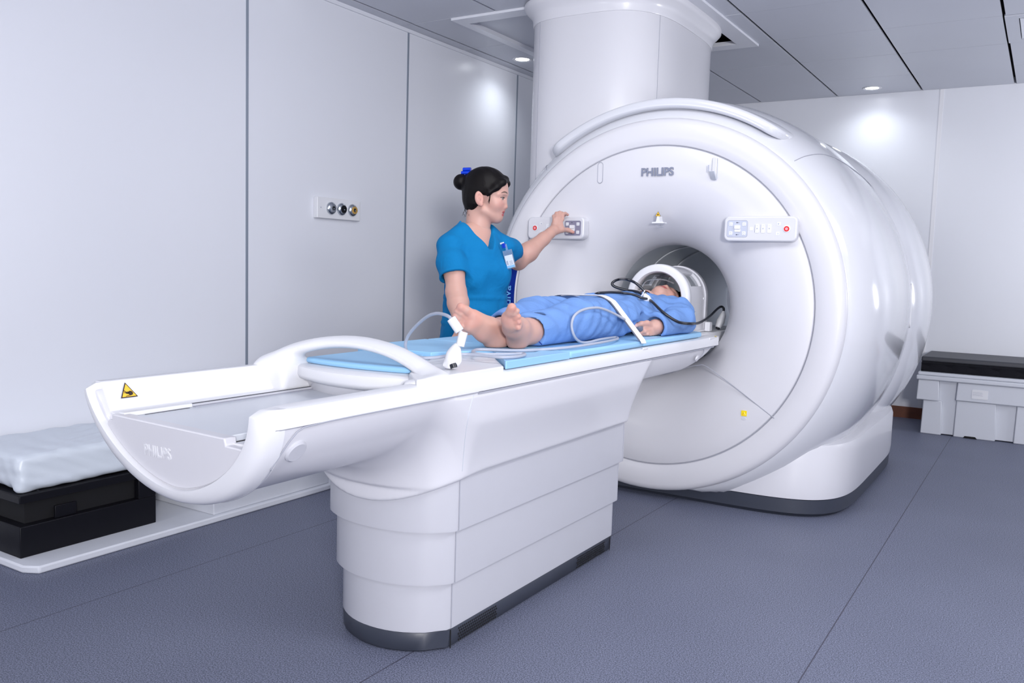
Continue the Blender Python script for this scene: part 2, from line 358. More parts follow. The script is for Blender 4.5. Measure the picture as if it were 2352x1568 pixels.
# raised hood along the top of the face
def hood_ring(t, s):
    a = math.radians(t); ri, ro = .912+.024*(1-s), .957-.004*(1-s); f = 3.752+.14*(1-s)
    return [(CX+r*math.cos(a), y, CZ+r*math.sin(a)) for r, y in ((ri, 3.90), (ri, f+.012), (ri+.004, f+.003), (ri+.012, f), (ro-.012, f), (ro-.004, f+.004), (ro, f+.014), (ro+.012, 3.95))]
hr = []
for i in range(81):
    t = 130-77*i/80; e = min(i, 80-i)/6; s = math.sqrt(max(0, 1-max(0, 1-e)**2)); hr.append(hood_ring(t, s))
MB().loft(hr).build('top_hood', M['gloss'], G, angle=50)
# body seams running front to back
for t in (47, 133):
    pts = []
    for r, y in [(.89, 3.775), (.925, 3.815), (.955, 3.875), (.978, 3.95), (.993, 4.06), (1.0, 4.22), (1.0, 4.45), (.992, 4.65), (.975, 4.82)]:
        a = math.radians(t-(y-3.775)*9*(1 if t < 90 else -1)); pts.append((CX+(r+.0005)*math.cos(a), y, CZ+(r+.0005)*math.sin(a)))
    MB().tube(cm(pts, 4), .0016, 6).build('body_seam', M['seam'], G)
# base skirt and plinth
BCX, BCY = CX, 4.69
def base_plan(hx, hy, z, e=6, n=120):
    out = []
    for i in range(n):
        t = 2*PI*i/n; cx_, sy_ = math.cos(t), math.sin(t)
        out.append((BCX+hx*math.copysign(abs(cx_)**(2/e), cx_), BCY+hy*math.copysign(abs(sy_)**(2/e), sy_), z))
    return out
MB().loft([base_plan(.872, .892, .082), base_plan(.876, .897, .12), base_plan(.876, .897, .30), base_plan(.868, .89, .325), base_plan(.84, .86, .335)]).build('base_skirt', M['white'], G, angle=50)
MB().loft([base_plan(.850, .872, .0), base_plan(.858, .880, .012), base_plan(.868, .888, .016), base_plan(.870, .892, .078), base_plan(.862, .882, .083)]).build('plinth', M['plinth'], G, angle=40)
# lower service door outline
door = [(-2.16, .45), (-1.87, .635), (-1.80, .648), (-1.74, .63), (-1.66, .60), (-1.563, .585), (-1.46, .60), (-1.385, .63), (-1.325, .648), (-1.255, .635), (-.966, .45)]
MB().tube(cm([(x, FY-.0025, z) for x, z in door], 6), .0022, 6).build('door_groove', M['seam'], G)
# logo
text_mesh('logo_lettering', 'PHILIPS', .050, .0015, frame((-1.558, FY-.0045, 1.5205), (1, 0, 0), (0, 0, 1)), M['logo'], G, offset=.0016, stretch=1.0)
# hooks under the ring
for x, hook in ((-1.848, False), (-1.287, True)):
    z0, z1 = 1.478, 1.575
    rim = rrect(x-.0135, x+.0135, z0, z1, .0134)
    MB().tube([(a, FY-.003, b) for a, b in rim], .0017, 6, closed=True).build('hook_slot', M['seam'] if not hook else M['plate'], G)
    if hook:
        h = MB().box(x-.011, x+.011, FY-.012, FY-.002, z0+.004, z1).build('coat_hook', M['white'], G, bevel=.003)
        MB().prism([(FY-.045, z0+.035), (FY-.037, z0+.037), (FY-.004, z0+.014), (FY-.004, z0+.0), (FY-.012, z0+.002)], x-.012, x+.012, 'x').build('hook_lip', M['plate'], h, bevel=.002)
        MB().box(x-.019, x-.015, FY-.04, FY-.034, z0+.033, z0+.062).build('hook_tip', M['icon'], h)
# positioning laser window with its warning triangle
MB().prism([(-1.572, 1.288), (-1.514, 1.288), (-1.514, 1.294), (-1.533, 1.295), (-1.538, 1.32), (-1.548, 1.32), (-1.553, 1.295), (-1.572, 1.294)], FY-.006, FY+.03, 'y').build('laser_window', M['bright'], G, smooth=False)
for dz in (0, .006): MB().box(-1.553+dz, -1.533+dz, FY-.004, FY+.03, 1.277-dz, 1.2785-dz).build('laser_caption', M['icon'], G)
def triangle_sign(name, o, ux, uy, sz, parent, glyph, th=.0012):
    fr = frame(o, ux, uy)
    tri = [(-.5, -.289), (.5, -.289), (0, .577)]
    def pl(pts, a, b, m, nm, par):
        v = [fr @ Vector((x*sz, y*sz, z)) for z in (a, b) for x, y in pts]; n = len(pts)
        return MB().add(v, [tuple(range(n))[::-1], tuple(range(n, 2*n))]+[(i, (i+1) % n, n+(i+1) % n, n+i) for i in range(n)]).build(nm, m, par, smooth=False)
    b = pl(tri, 0, th, M['ink'], name, parent)
    pl([(x*.84, y*.84) for x, y in tri], th*.5, th*1.3, M['yellow'], 'yellow_field', b)
    g = MB()
    for pts in glyph:
        v = [fr @ Vector((x*sz, y*sz, z)) for z in (th, th*1.8) for x, y in pts]; n = len(pts)
        g.add(v, [tuple(range(n))[::-1], tuple(range(n, 2*n))]+[(i, (i+1) % n, n+(i+1) % n, n+i) for i in range(n)])
    g.build('pictogram', M['ink'], b, smooth=False)
    return b
def disc(cx_, cy_, r, n=14, sx=1): return [(cx_+r*sx*math.cos(2*PI*i/n), cy_+r*math.sin(2*PI*i/n)) for i in range(n)]
star = [((.20 if i % 2 == 0 else .09)*math.cos(PI*i/8), (.20 if i % 2 == 0 else .09)*math.sin(PI*i/8)) for i in range(16)]
triangle_sign('laser_warning_sign', (-1.545, FY-.002, 1.3275), (1, 0, 0), (0, 0, 1), .026, G, [star])
# yellow notice on the lower door
lb = MB().box(-1.110, -1.086, FY-.005, FY-.003, .444, .468).build('yellow_label', M['yellow2'], G)
g = MB()
for a, b in (((-1.105, .449), (-1.091, .449)), ((-1.091, .449), (-1.098, .462)), ((-1.098, .462), (-1.105, .449)), ((-1.098, .452), (-1.098, .457))):
    g.tube([(a[0], FY-.0055, a[1]), (b[0], FY-.0055, b[1])], .0006, 5)
g.build('label_symbol', M['gold'], lb)
MB().prism(disc(-1.098, .432, .006, 16, 1.8), FY-.0045, FY-.003, 'y').build('label_seal', M['plate'], G)
# control panels
def control_panel(x0, x1, flip, padm, dark):
    z0, z1 = 1.209, 1.317; f = FY-.036
    p = MB().prism(rrect(x0, x1, z0, z1, .024, 8), f, FY+.02, 'y').build('control_panel', M['white'], G, bevel=.007, seg=3, angle=50)
    if dark: p['label'] = 'control panel under the hand, with a darker pad'
    X = (lambda a: x0+a*(x1-x0)) if not flip else (lambda a: x1-a*(x1-x0))
    def plate(name, a, z, wx, wz, m, r=.003, h=.002, par=None):
        c_ = X(a); return MB().prism(rrect(c_-wx/2, c_+wx/2, z-wz/2, z+wz/2, min(r, wx*.45, wz*.45), 4), f-h, f+.004, 'y').build(name, m, par or p)
    MID = (z0+z1)/2
    pad = plate('touch_pad', .19, MID, .089, .071, padm, .009, .001)
    MB().tube([(a, f-.0012, b) for a, b in rrect(X(.19)-.0445, X(.19)+.0445, MID-.0355, MID+.0355, .009, 5)], .0009, 6, closed=True).build('pad_outline', M['icon'], pad)
    for a, dz in ((.07+.03, .0195), (.285, .0195), (.10, -.0195), (.285, -.0195)):
        b = plate('pad_button', a, MID+dz, .0155, .0155, M['bright'], .003, .003, pad)
        MB().tube([(X(a)+.0042*math.cos(2*PI*i/6), f-.0034, MID+dz+.0042*math.sin(2*PI*i/6)) for i in range(6)], .0005, 4, closed=True).build('button_icon', M['icon'], pad)
    for dz in (.012, -.011): plate('joystick_rocker', .195, MID+dz*.55, .026, .0155, M['bright'], .003, .006+dz*.2, pad)
    for dz in (.026, -.026):
        g = MB().box(X(.195)-.006, X(.195)+.006, f-.0016, f, MID+dz-.0012, MID+dz+.0012); g.prism(disc(X(.195)-.004, MID+dz, .003, 8), f-.0016, f, 'y')
        g.build('pad_symbol', M['logo'], pad)
    plate('key', .385, MID, .0155, .0155, M['bright'], .003, .0012)
    for a in (.465, .545, .63):
        k = plate('rocker_key', a, MID+.001, .0165, .038, M['bright'], .003, .002)
        if a < .6: MB().box(X(a)-.0105, X(a)-.0092, f-.0012, f, MID-.015, MID+.017).build('indicator_bar', M['icon'], k)
        g = MB(); g.prism(disc(X(a), MID+.001, .0032, 5), f-.0028, f, 'y'); g.box(X(a)-.0014, X(a)+.0014, f-.0028, f, MID+.012, MID+.0135); g.box(X(a)-.0016, X(a)+.0016, f-.0028, f, MID-.0125, MID-.0118)
        g.build('key_icon', M['icon'], k)
    for dz in (.021, -.020): 
        k = plate('key', .755 if dz > 0 else .745, MID+dz, .0155, .0155, M['bright'], .003, .0012)
        MB().prism(disc(X(.75), MID+dz, .0035, 7, .9), f-.002, f, 'y').build('key_icon', M['plate'] if dz < 0 else M['icon'], k)
    c_ = X(.862)
    MB().lathe([(.0155, 0), (.0155, -.002), (.013, -.003)], (c_, f, MID), (0, 1, 0), 28).build('button_collar', M['bright'], p)
    rb = MB().lathe([(.0, -.004), (.0115, -.004), (.0115, .001), (0, .001)], (c_, f, MID), (0, 1, 0), 28).build('stop_button', M['red'], p)
    MB().lathe([(.0, -.0048), (.006, -.0048), (.006, -.003), (0, -.003)], (c_, f, MID), (0, 1, 0), 20).build('stop_symbol', M['pink'], rb)
    return p
control_panel(-1.221, -.907, False, M['pad'], False)
control_panel(-2.222, -1.908, True, M['padd'], True)
# blue banner on the left of the ring, and its lettering
bl = []
for i in range(17):
    a = math.radians(168+24*i/16); k = i/16
    bl.append([(CX+r*math.cos(a)-0, y, CZ+r*math.sin(a)) for r, y in ((.747, FY-.0035), (.83, FY-.0085), (.83, FY-.0105), (.747, FY-.0055))])
bn = MB().loft(bl).build('blue_banner', M['blue'], G)
text_mesh('banner_lettering', 'Prodiva', .064, .0006, frame((-2.345, FY-.0116, .875), (0, 0, 1), (-1, 0, 0)), M['ltxt'], bn, offset=.0004)
# side grab slot at the right rear of the body
a = math.radians(-3)
hs = [(CX+.967*math.cos(a), 4.815, CZ+.02+dz) for dz in (-.1, .1)]
hp = []
for i in range(24):
    t = 2*PI*i/24; yy = 4.80+.022*math.cos(t); zz = .93+.11*math.copysign(1, math.sin(t))*1.0+.022*math.sin(t) - .022*math.copysign(1, math.sin(t))
    q = math.sqrt(max(0, (.977-.12*(yy-4.8))**2-(zz-CZ)**2)); hp.append((CX+q+.002, yy, zz))
MB().tube(hp, .004, 8, closed=True).build('grab_slot', M['bright'], G)
# service column up to the ceiling
CCX, CCY, CHX, CHY = -2.098, 4.49, .390, .57
def col_plan(d, z, n=96):
    out = []
    for i in range(n):
        t = 2*PI*i/n; c_, s_ = math.cos(t), math.sin(t); e = 2/3.4
        out.append((CCX+(CHX+d)*math.copysign(abs(c_)**e, c_), CCY+(CHY+d)*math.copysign(abs(s_)**e, s_), z))
    return out
sc = MB().loft([col_plan(0, 1.25), col_plan(0, 2.345), col_plan(-.002, 2.35)]).build('service_column', M['white'], G, angle=60)
MB().loft([col_plan(.004, 2.338), col_plan(.006, 2.342), col_plan(.008, 2.37), col_plan(.018, 2.395), col_plan(.038, 2.415), col_plan(.05, 2.43), col_plan(.05, 2.445), col_plan(.03, 2.45)]).build('column_crown', M['white'], G, angle=60)
cp = col_plan(.0006, 0)
for i in (len(cp)*3//4-7, len(cp)-8):
    q = cp[i % len(cp)]; MB().tube([(q[0], q[1], 1.3), (q[0], q[1], 2.34)], .0016, 6).build('column_seam', M['seam'], G)
# ================================================================== smooth solids (signed-distance sculpting)
class SDF:
    def __init__(s, lo, hi, h):
        s.lo = np.array(lo, np.float32); s.h = h
        s.n = np.ceil((np.array(hi)-np.array(lo))/h).astype(int)+1
        s.d = np.full(s.n, 1.0, np.float32)
    def sub(s, lo, hi, pad):
        a = np.clip(np.floor((np.array(lo)-pad-s.lo)/s.h).astype(int), 0, s.n-1); b = np.clip(np.ceil((np.array(hi)+pad-s.lo)/s.h).astype(int)+1, 1, s.n)
        if np.any(b-a < 1): return None, None
        g = [(s.lo[i]+s.h*np.arange(a[i], b[i], dtype=np.float32)) for i in range(3)]
        return (slice(a[0], b[0]), slice(a[1], b[1]), slice(a[2], b[2])), np.stack(np.meshgrid(*g, indexing='ij'), -1)
    def op(s, lo, hi, fn, k=.01, mode='u'):
        sl, p = s.sub(lo, hi, k+3*s.h)
        if sl is None: return s
        e = fn(p).astype(np.float32); d = s.d[sl]
        if mode == 'u':
            hh = np.maximum(k-np.abs(d-e), 0)/k; r = np.minimum(d, e)-hh*hh*k*.25
        elif mode == 's':
            hh = np.maximum(k-np.abs(d+e), 0)/k; r = np.maximum(d, -e)+hh*hh*k*.25
        else:
            hh = np.maximum(k-np.abs(d-e), 0)/k; r = np.maximum(d, e)+hh*hh*k*.25
        s.d[sl] = r; return s
    def cone(s, a, b, ra, rb=None, k=.01, mode='u', flat=None):
        a = np.array(a, np.float32); b = np.array(b, np.float32); rb = ra if rb is None else rb; R_ = max(ra, rb)
        def fn(p):
            ba = b-a; t = np.clip(((p-a)@ba)/max(ba@ba, 1e-9), 0, 1)[..., None]; q = p-a-ba*t
            if flat is not None:
                f = np.array(flat[0], np.float32); q = q+(q@f)[..., None]*f*(flat[1]-1)
            return np.sqrt((q*q).sum(-1))-(ra+(rb-ra)*t[..., 0])
        return s.op(np.minimum(a, b)-R_, np.maximum(a, b)+R_, fn, k, mode)
    def chain(s, pts, rs, k=.01, **kw):
        for i in range(len(pts)-1): s.cone(pts[i], pts[i+1], rs[i], rs[i+1], k, **kw)
        return s
    def ell(s, c, r, k=.01, mode='u', R=None):
        c = np.array(c, np.float32); r = np.array(r, np.float32); m = None if R is None else np.array(R, np.float32)
        ext = r if m is None else np.sqrt(((m*r)**2).sum(1))
        def fn(p):
            q = p-c
            if m is not None: q = q@m
            k0 = np.sqrt(((q/r)**2).sum(-1)); k1 = np.sqrt(((q/(r*r))**2).sum(-1))
            return k0*(k0-1)/np.maximum(k1, 1e-6)
        return s.op(c-ext, c+ext, fn, k, mode)
    def box(s, c, hs, rd=.01, k=.01, mode='u', R=None):
        c = np.array(c, np.float32); hs = np.array(hs, np.float32); m = None if R is None else np.array(R, np.float32)
        ext = hs if m is None else np.abs(m)@hs
        def fn(p):
            q = p-c
            if m is not None: q = q@m
            q = np.abs(q)-(hs-rd); return np.sqrt((np.maximum(q, 0)**2).sum(-1))+np.minimum(q.max(-1), 0)-rd
        return s.op(c-ext, c+ext, fn, k, mode)
    def half(s, o, nrm, k=.004):
        """cut away the side the normal points to"""
        o = np.array(o, np.float32); nrm = np.array(nrm, np.float32); nrm = nrm/np.linalg.norm(nrm)
        return s.op(s.lo, s.lo+s.h*s.n, lambda p: (p-o)@nrm, k, 'i')
    def warp(s, fn):
        sl, p = s.sub(s.lo, s.lo+s.h*s.n, 0); near = np.abs(s.d) < .05
        s.d[near] += fn(p[near]).astype(np.float32); return s
    def mesh(s, smooth=2):
        d = s.d; n = d.shape; neg = d < 0
        corners = [neg[i:n[0]-1+i, j:n[1]-1+j, k:n[2]-1+k] for i in (0, 1) for j in (0, 1) for k in (0, 1)]
        cnt = sum(c.astype(np.uint8) for c in corners); act = (cnt > 0) & (cnt < 8)
        ci = np.argwhere(act); idx = np.full(act.shape, -1, np.int32); idx[tuple(ci.T)] = np.arange(len(ci))
        cd = np.stack([d[ci[:, 0]+i, ci[:, 1]+j, ci[:, 2]+k] for i in (0, 1) for j in (0, 1) for k in (0, 1)], 1)
        off = np.array([(i, j, k) for i in (0, 1) for j in (0, 1) for k in (0, 1)], np.float32)
        acc = np.zeros((len(ci), 3), np.float32); num = np.zeros(len(ci), np.float32)
        for a in range(8):
            for b in range(a+1, 8):
                if np.abs(off[a]-off[b]).sum() != 1: continue
                cr = (cd[:, a] < 0) != (cd[:, b] < 0)
                t = np.where(cr, cd[:, a]/np.where(cr, cd[:, a]-cd[:, b], 1), 0)[:, None]
                acc += np.where(cr[:, None], off[a]+(off[b]-off[a])*t, 0); num += cr
        v = s.lo+s.h*(ci+acc/num[:, None])
        quads = []
        for ax in range(3):
            o1, o2 = [(1, 2), (2, 0), (0, 1)][ax]
            A = [slice(None)]*3; B = [slice(None)]*3; A[ax] = slice(0, -1); B[ax] = slice(1, None)
            ch = neg[tuple(A)] != neg[tuple(B)]; e = np.argwhere(ch)
            e = e[(e[:, o1] > 0) & (e[:, o2] > 0) & (e[:, o1] < n[o1]-1) & (e[:, o2] < n[o2]-1)]
            u = np.zeros(3, int); u[o1] = 1; w_ = np.zeros(3, int); w_[o2] = 1
            q = np.stack([idx[tuple((e-u-w_).T)], idx[tuple((e-w_).T)], idx[tuple(e.T)], idx[tuple((e-u).T)]], 1)
            fl = ~neg[tuple(e.T)]; q[fl] = q[fl][:, ::-1]; quads.append(q)
        q = np.concatenate(quads); q = q[(q >= 0).all(1)]
        for _ in range(smooth):
            sm = np.zeros_like(v); c = np.zeros(len(v), np.float32)
            for a in range(4):
                b = (a+1) % 4; np.add.at(sm, q[:, a], v[q[:, b]]); np.add.at(sm, q[:, b], v[q[:, a]]); np.add.at(c, q[:, a], 1); np.add.at(c, q[:, b], 1)
            v = v*.4+(sm/np.maximum(c, 1)[:, None])*.6
        return v, q
def np_object(name, parts, m, parent=None, tint=None):
    """one mesh object from (verts, quads) pieces"""
    V = np.concatenate([p[0] for p in parts]); o = 0; Q = []
    for v, q in parts: Q.append(q+o); o += len(v)
    Q = np.concatenate(Q); me = bpy.data.meshes.new(name)
    me.vertices.add(len(V)); me.vertices.foreach_set('co', V.astype(np.float32).ravel())
    me.loops.add(len(Q)*4); me.polygons.add(len(Q)); me.polygons.foreach_set('loop_start', np.arange(0, len(Q)*4, 4, dtype=np.int32))
    me.loops.foreach_set('vertex_index', Q.astype(np.int32).ravel()); me.update(calc_edges=True); me.validate()
    me.materials.append(m)
    if tint is not None:
        a = me.color_attributes.new('tint', 'FLOAT_COLOR', 'POINT'); a.data.foreach_set('color', np.concatenate([tint, np.ones((len(tint), 1))], 1).astype(np.float32).ravel())
    return link(name, me, parent, angle=180)
def folds(p, dirs):
    """soft cloth folds: a sum of bent sine ridges; dirs = (vector, wavelength, amplitude, phase)"""
    r = 0
    for v, wl, amp, ph in dirs:
        v = np.array(v, np.float32); v = v/np.linalg.norm(v)
        bend = .35*np.sin(p[..., 0]*17+ph)+.35*np.sin(p[..., 1]*13+2*ph)+.35*np.sin(p[..., 2]*15+3*ph)
        msk = .5+.5*np.sin(p[..., 0]*9+ph*1.7)*np.sin(p[..., 1]*8+ph)*1.0
        r = r+amp*np.sin(2*PI*(p@v)/wl+bend*2.2+ph)*msk
    return r
# ================================================================== PATIENT TABLE
TX = -1.545; TH = .29
T = thing('patient_table', 'long white patient table with U shaped foot end on a stepped pedestal', 'patient table', (TX, 2.4, 0))
def ped_plan(d, z, bulge=.075, n=14):
    x0, x1, yb = TX-.195-d, TX+.195+d, 2.957; yf = 1.852-d*.7; r = .05
    out = []
    for i in range(n+1):                               # bowed front, left to right
        s = -1+2*i/n; x = TX+s*(x1-TX-r*.35); out.append((x, yf-bulge*(1-abs(s)**2.2)+.012*max(0, abs(s)-.86)/.14, z))
    out += [(x1-.004, yf+.028, z), (x1, yf+.05, z), (x1, yb-.02, z), (x1-.02, yb, z), (x0+.02, yb, z), (x0, yb-.02, z), (x0, yf+.05, z), (x0+.004, yf+.028, z)]
    return out
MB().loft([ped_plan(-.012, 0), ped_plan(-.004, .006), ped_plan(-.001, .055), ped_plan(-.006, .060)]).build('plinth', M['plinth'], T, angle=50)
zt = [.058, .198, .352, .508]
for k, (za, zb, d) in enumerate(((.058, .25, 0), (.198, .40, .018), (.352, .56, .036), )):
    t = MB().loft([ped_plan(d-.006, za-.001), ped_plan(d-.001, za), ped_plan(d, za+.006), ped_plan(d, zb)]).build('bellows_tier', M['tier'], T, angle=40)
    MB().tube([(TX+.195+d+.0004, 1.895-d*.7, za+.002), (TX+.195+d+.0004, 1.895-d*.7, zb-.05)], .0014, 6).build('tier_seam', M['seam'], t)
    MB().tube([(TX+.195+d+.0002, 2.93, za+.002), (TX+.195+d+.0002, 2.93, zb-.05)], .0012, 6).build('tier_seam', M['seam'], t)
# perforated vents in the plinth
def vent(y0, y1):
    g = MB(); k = 0; y = y0
    while y < y1:
        for j in range(5):
            z = .012+j*.0085; yy = y+(.0048 if j % 2 else 0)
            if yy < y1: g.prism(disc(yy, z, .0031, 6), TX+.1935, TX+.1946, 'x')
        y += .0096
    g.build('vent_grille', M['hole'], T, smooth=False)
vent(1.935, 2.135); vent(2.66, 2.885)
MB().box(TX+.1935, TX+.1947, 1.893, 1.8965, .002, .055).build('plinth_seam', M['hole'], T); MB().box(TX+.1935, TX+.1947, 2.925, 2.928, .002, .055).build('plinth_seam', M['hole'], T)
# saddle: trough shell flowing into the head of the pedestal
ZR = .785                                               # rim height
def trough_d(p):
    x = (p[..., 0]-TX)/.2955; z = (p[..., 2]-.79)/.232
    r = np.sqrt(x*x+z*z); return (r-1)*.232
s = SDF((-1.92, 1.0, .36), (-1.17, 3.80, .80), .0048)
s.op((-1.9, 1.1, .5), (-1.2, 3.79, .80), lambda p: np.maximum(np.maximum(trough_d(p), p[..., 2]-.775), np.maximum(1.13+.12*(ZR-p[..., 2])-p[..., 1], p[..., 1]-3.78)), .002)
def ped_d(p):
    x = np.abs(p[..., 0]-TX); yc, hy = 2.405, .60
    yf = 1.815-.08*(1-np.minimum(x/.25, 1)**2.2)
    qx = x-(.252-.06); qy = np.where(p[..., 1] < 2.4, yf+.06-p[..., 1], p[..., 1]-(2.958-.06))
    q = np.sqrt(np.maximum(qx, 0)**2+np.maximum(qy, 0)**2)+np.minimum(np.maximum(qx, qy), 0)-.06
    return np.maximum(q, p[..., 2]-.775)
s.op((-1.85, 1.70, .36), (-1.25, 2.97, .78), ped_d, .15)
# the lower edge dips in a curve at the front, and the far half lifts towards the scanner
s.op(s.lo, s.lo+s.h*s.n, lambda p: (.508-.078*np.clip(1-((p[..., 0]-TX)/.262)**2, 0, 1)*np.clip((1.95-p[..., 1])/.10, 0, 1)-p[..., 2]), .006, 'i')
s.op(s.lo, s.lo+s.h*s.n, lambda p: np.where(p[..., 1] > 2.965, .648+.10*np.clip((p[..., 1]-3.45)/.3, 0, 1)**2-p[..., 2], -1.0), .008, 'i')
s.op(s.lo, s.lo+s.h*s.n, lambda p: p[..., 2]-.772, .004, 'i')
s.op(s.lo, s.lo+s.h*s.n, lambda p: np.abs(p[..., 0]-TX)-np.where(p[..., 2] > .738, .290, .2945), .004, 'i')
s.op(s.lo, s.lo+s.h*s.n, lambda p: np.maximum(np.abs(p[..., 0]-TX)-(.268-.545*np.maximum(.785-p[..., 2], 0)), np.maximum(.693-p[..., 2], p[..., 1]-3.0)), .003, 's')
sad = np_object('saddle_shell', [s.mesh(3)], M['white'], T)
# side panel lines on the saddle
X1 = TX+.253
from mathutils.bvhtree import BVHTree
_sb = BVHTree.FromPolygons([v.co.copy() for v in sad.data.vertices], [tuple(p.vertices) for p in sad.data.polygons])
def on_saddle(pts):
    o = []
    for x, y in [(p[0], p[1]) for p in cm([(a, b, 0) for a, b in pts], 6)]:
        h = _sb.ray_cast(Vector(CP), Vector(ray(x, y)).normalized())
        if h[0] is not None: o.append(h[0])
    return o
MB().tube(on_saddle([(1088, 906), (1079, 940), (1071, 985), (1066, 1030), (1062, 1082)]), .0013, 6).build('panel_seam', M['plate'], T)
MB().lathe([(.0, .001), (.010, .001), (.010, 0), (.006, 0), (.005, .003), (0, .003)], (X1+.0045, 2.93, .66), (1, 0, .05), 20).build('button_surround', M['plate'], T)
MB().lathe([(0, .002), (.004, .002), (.003, .005), (0, .005)], (X1+.0045, 2.93, .66), (1, 0, .05), 14).build('release_button', M['red'], T)
# foot-end trough: end cap, floor, walls
def U(t, a, b, zc=.785): return (TX+a*math.cos(t), zc-b*math.sin(t))
def US(t, a, b, e=1.72): c_, s_ = math.cos(t), math.sin(t); return (TX+a*math.copysign(abs(c_)**(2/e), c_), .785-b*abs(s_)**(2/e))
def yend(z): return 1.122+.12*(ZR-z)+.028*max(0, (z-.762)/.023)**2
n = 40; cap = []
outer = [U(PI*i/n, .296, .236) for i in range(n+1)]; inner = [US(PI*i/n, .266, .203) for i in range(n+1)]
def band(y0, y1): 
    rings = []
    for (xo, zo), (xi, zi) in zip(outer, inner):
        a0 = yend(zo)+y0; a1 = yend(min(zo, .762))+y1; ring_ = [(xi, a1, zi), (xi, a0+.006, zi)]
        for j in range(9):
            f = .04+.96*j/8; ring_.append((xi+(xo-xi)*f, a0+.030*(1-math.sqrt(max(0, 1-f*f))), zi+(zo-zi)*f))
        rings.append(ring_+[(xo, a1, zo)])
    return MB().loft(rings, (True, True), True)
band(-.012, .055).build('foot_end_band', M['bright'], T, angle=50)
ls = []
for i in range(21):
    t = PI*(.50-.33*i/20); x, z = U(t, .2970, .2370); ls.append((x, yend(z)+.046+.002*i/20, z))
ls += [(TX+.2925, 1.213, .7335), (TX+.2970, 1.262, .7425), (TX+.2975, 1.33, .7445), (TX+.2972, 1.5, .7445), (TX+.2968, 1.85, .7435)]
MB().tube(cm(ls, 3), .0016, 6).build('shell_seam', M['seam'], T)
# end panel, notched at its two upper corners
ep = [(TX-.217, .708), (TX-.205, .708), (TX-.203, .722), (TX-.19, .722), (TX+.155, .7165), (TX+.17, .7165), (TX+.172, .701), (TX+.211, .700)]
arc = [p for p in (US(PI*i/80, .264, .201) for i in range(81)) if p[1] < .699]
MB().prism(ep[::-1]+[(x, z) for x, z in arc[::-1]], 1.128, 1.165, 'y').build('foot_end_panel', M['face'], T, bevel=.003)
for v in T.children:
    if v.name.startswith('foot_end_panel'):
        for q in v.data.vertices:
            q.co.y = yend(q.co.z)+.004 if q.co.y < 1.145 else q.co.y
text_mesh('embossed_lettering', 'PHILIPS', .036, .0008, frame((TX-.052, yend(.655)+.0035, .655), (1, 0, 0), (0, -.12, 1)), M['bright'], T, offset=.0004, stretch=.8)
# trough floor, left wall, slots
MB().box(TX-.19, TX+.15, 1.145, 2.1, .70, .7145).build('trough_floor', M['plate'], T, bevel=.002)
lw = []
for y in (1.15, 1.17, 2.6):
    lw.append([(TX-.293, y, .7835), (TX-.288, y, .787), (TX-.268, y, .7865), (TX-.262, y, .777), (TX-.232, y+.0, .722), (TX-.20, y, .715), (TX-.20, y, .70), (TX-.25, y, .70), (TX-.292, y, .76)])
MB().loft(lw).build('trough_wall', M['bright'], T, angle=40, bevel=.002)
rw = []
for y in (1.155, 1.17, 2.2):
    rw.append([(TX+.285, y, .745), (TX+.262, y, .69), (TX+.17, y, .69), (TX+.172, y, .704), (TX+.215, y, .706), (TX+.258, y, .780), (TX+.262, y, .745)])
MB().loft(rw).build('trough_wall', M['bright'], T, angle=40)
MB().box(TX-.198, TX-.186, 1.33, 2.0, .7146, .7215).build('guide_rail', M['tier'], T)
for k, x in enumerate((-.196, -.189)): MB().box(TX+x, TX+x+.002, 1.335, 2.0, .7216, .7222).build('rail_slot', M['seamdark'], T)
MB().box(TX-.186, TX-.175, 1.335, 2.0, .7146, .7165).build('guide_rail', M['seam'], T)
MB().box(TX-.203, TX-.18, 1.15, 1.33, .7146, .7245).build('rail_cover', M['bright'], T, bevel=.002)
MB().box(TX-.1795, TX-.1765, 1.20, 1.32, .7146, .7152).build('rail_slot', M['seamdark'], T)
# long side rails (rim)
def rail(sx, y0, y1, nm):
    rr = []
    N = 14
    ysq = [y0+(y1-y0)*0, y0+.006, y0+.02, y0+.05]+[y0+.05+(y1-y0-.05)*i/N for i in range(1, N+1)]
    for k, y in enumerate(ysq):
        dz = (.018, .007, .002, 0)[k] if k < 4 else 0; dx_ = (.014, .005, .001, 0)[k] if k < 4 else 0
        rr.append([(TX+sx*.256, y, .740), (TX+sx*.256, y, .786-dz), (TX+sx*(.284-dx_), y, .7865-dz), (TX+sx*(.2935-dx_), y, .782-dz), (TX+sx*(.298-dx_), y, .770-dz*.6), (TX+sx*(.2975-dx_), y, .745), (TX+sx*.29, y, .741)])
    return MB().loft(rr).build(nm, M['bright'], T, angle=40)
rail(1, 1.150, 3.78, 'side_rail'); rail(-1, 1.75, 3.78, 'side_rail')
MB().box(TX+.290, TX+.2975, 1.855, 3.72, .738, .7425).build('rail_shadow_gap', M['seam'], T)
# recessed panel outline on the bridge, and an oval plug at the foot end
pts = [(TX+.2925, 2.98, .737), (TX+.2925, 3.55, .737), (TX+.292, 3.60, .734), (TX+.288, 3.615, .722), (TX+.280, 3.60, .70)]
MB().tube(cm(pts, 5), .0014, 6).build('panel_seam', M['seam'], T)
MB().lathe([(0, .006), (.022, .006), (.026, .003), (.027, -.004)], (TX+.265, 1.235, .687), (.86, 0, -.5), 28).build('oval_plug', M['tier'], T)
MB().lathe([(0, .004), (.013, .004), (.015, -.003)], (TX+.284, 3.545, .70), (.95, 0, -.4), 20).build('oval_plug', M['white'], T)
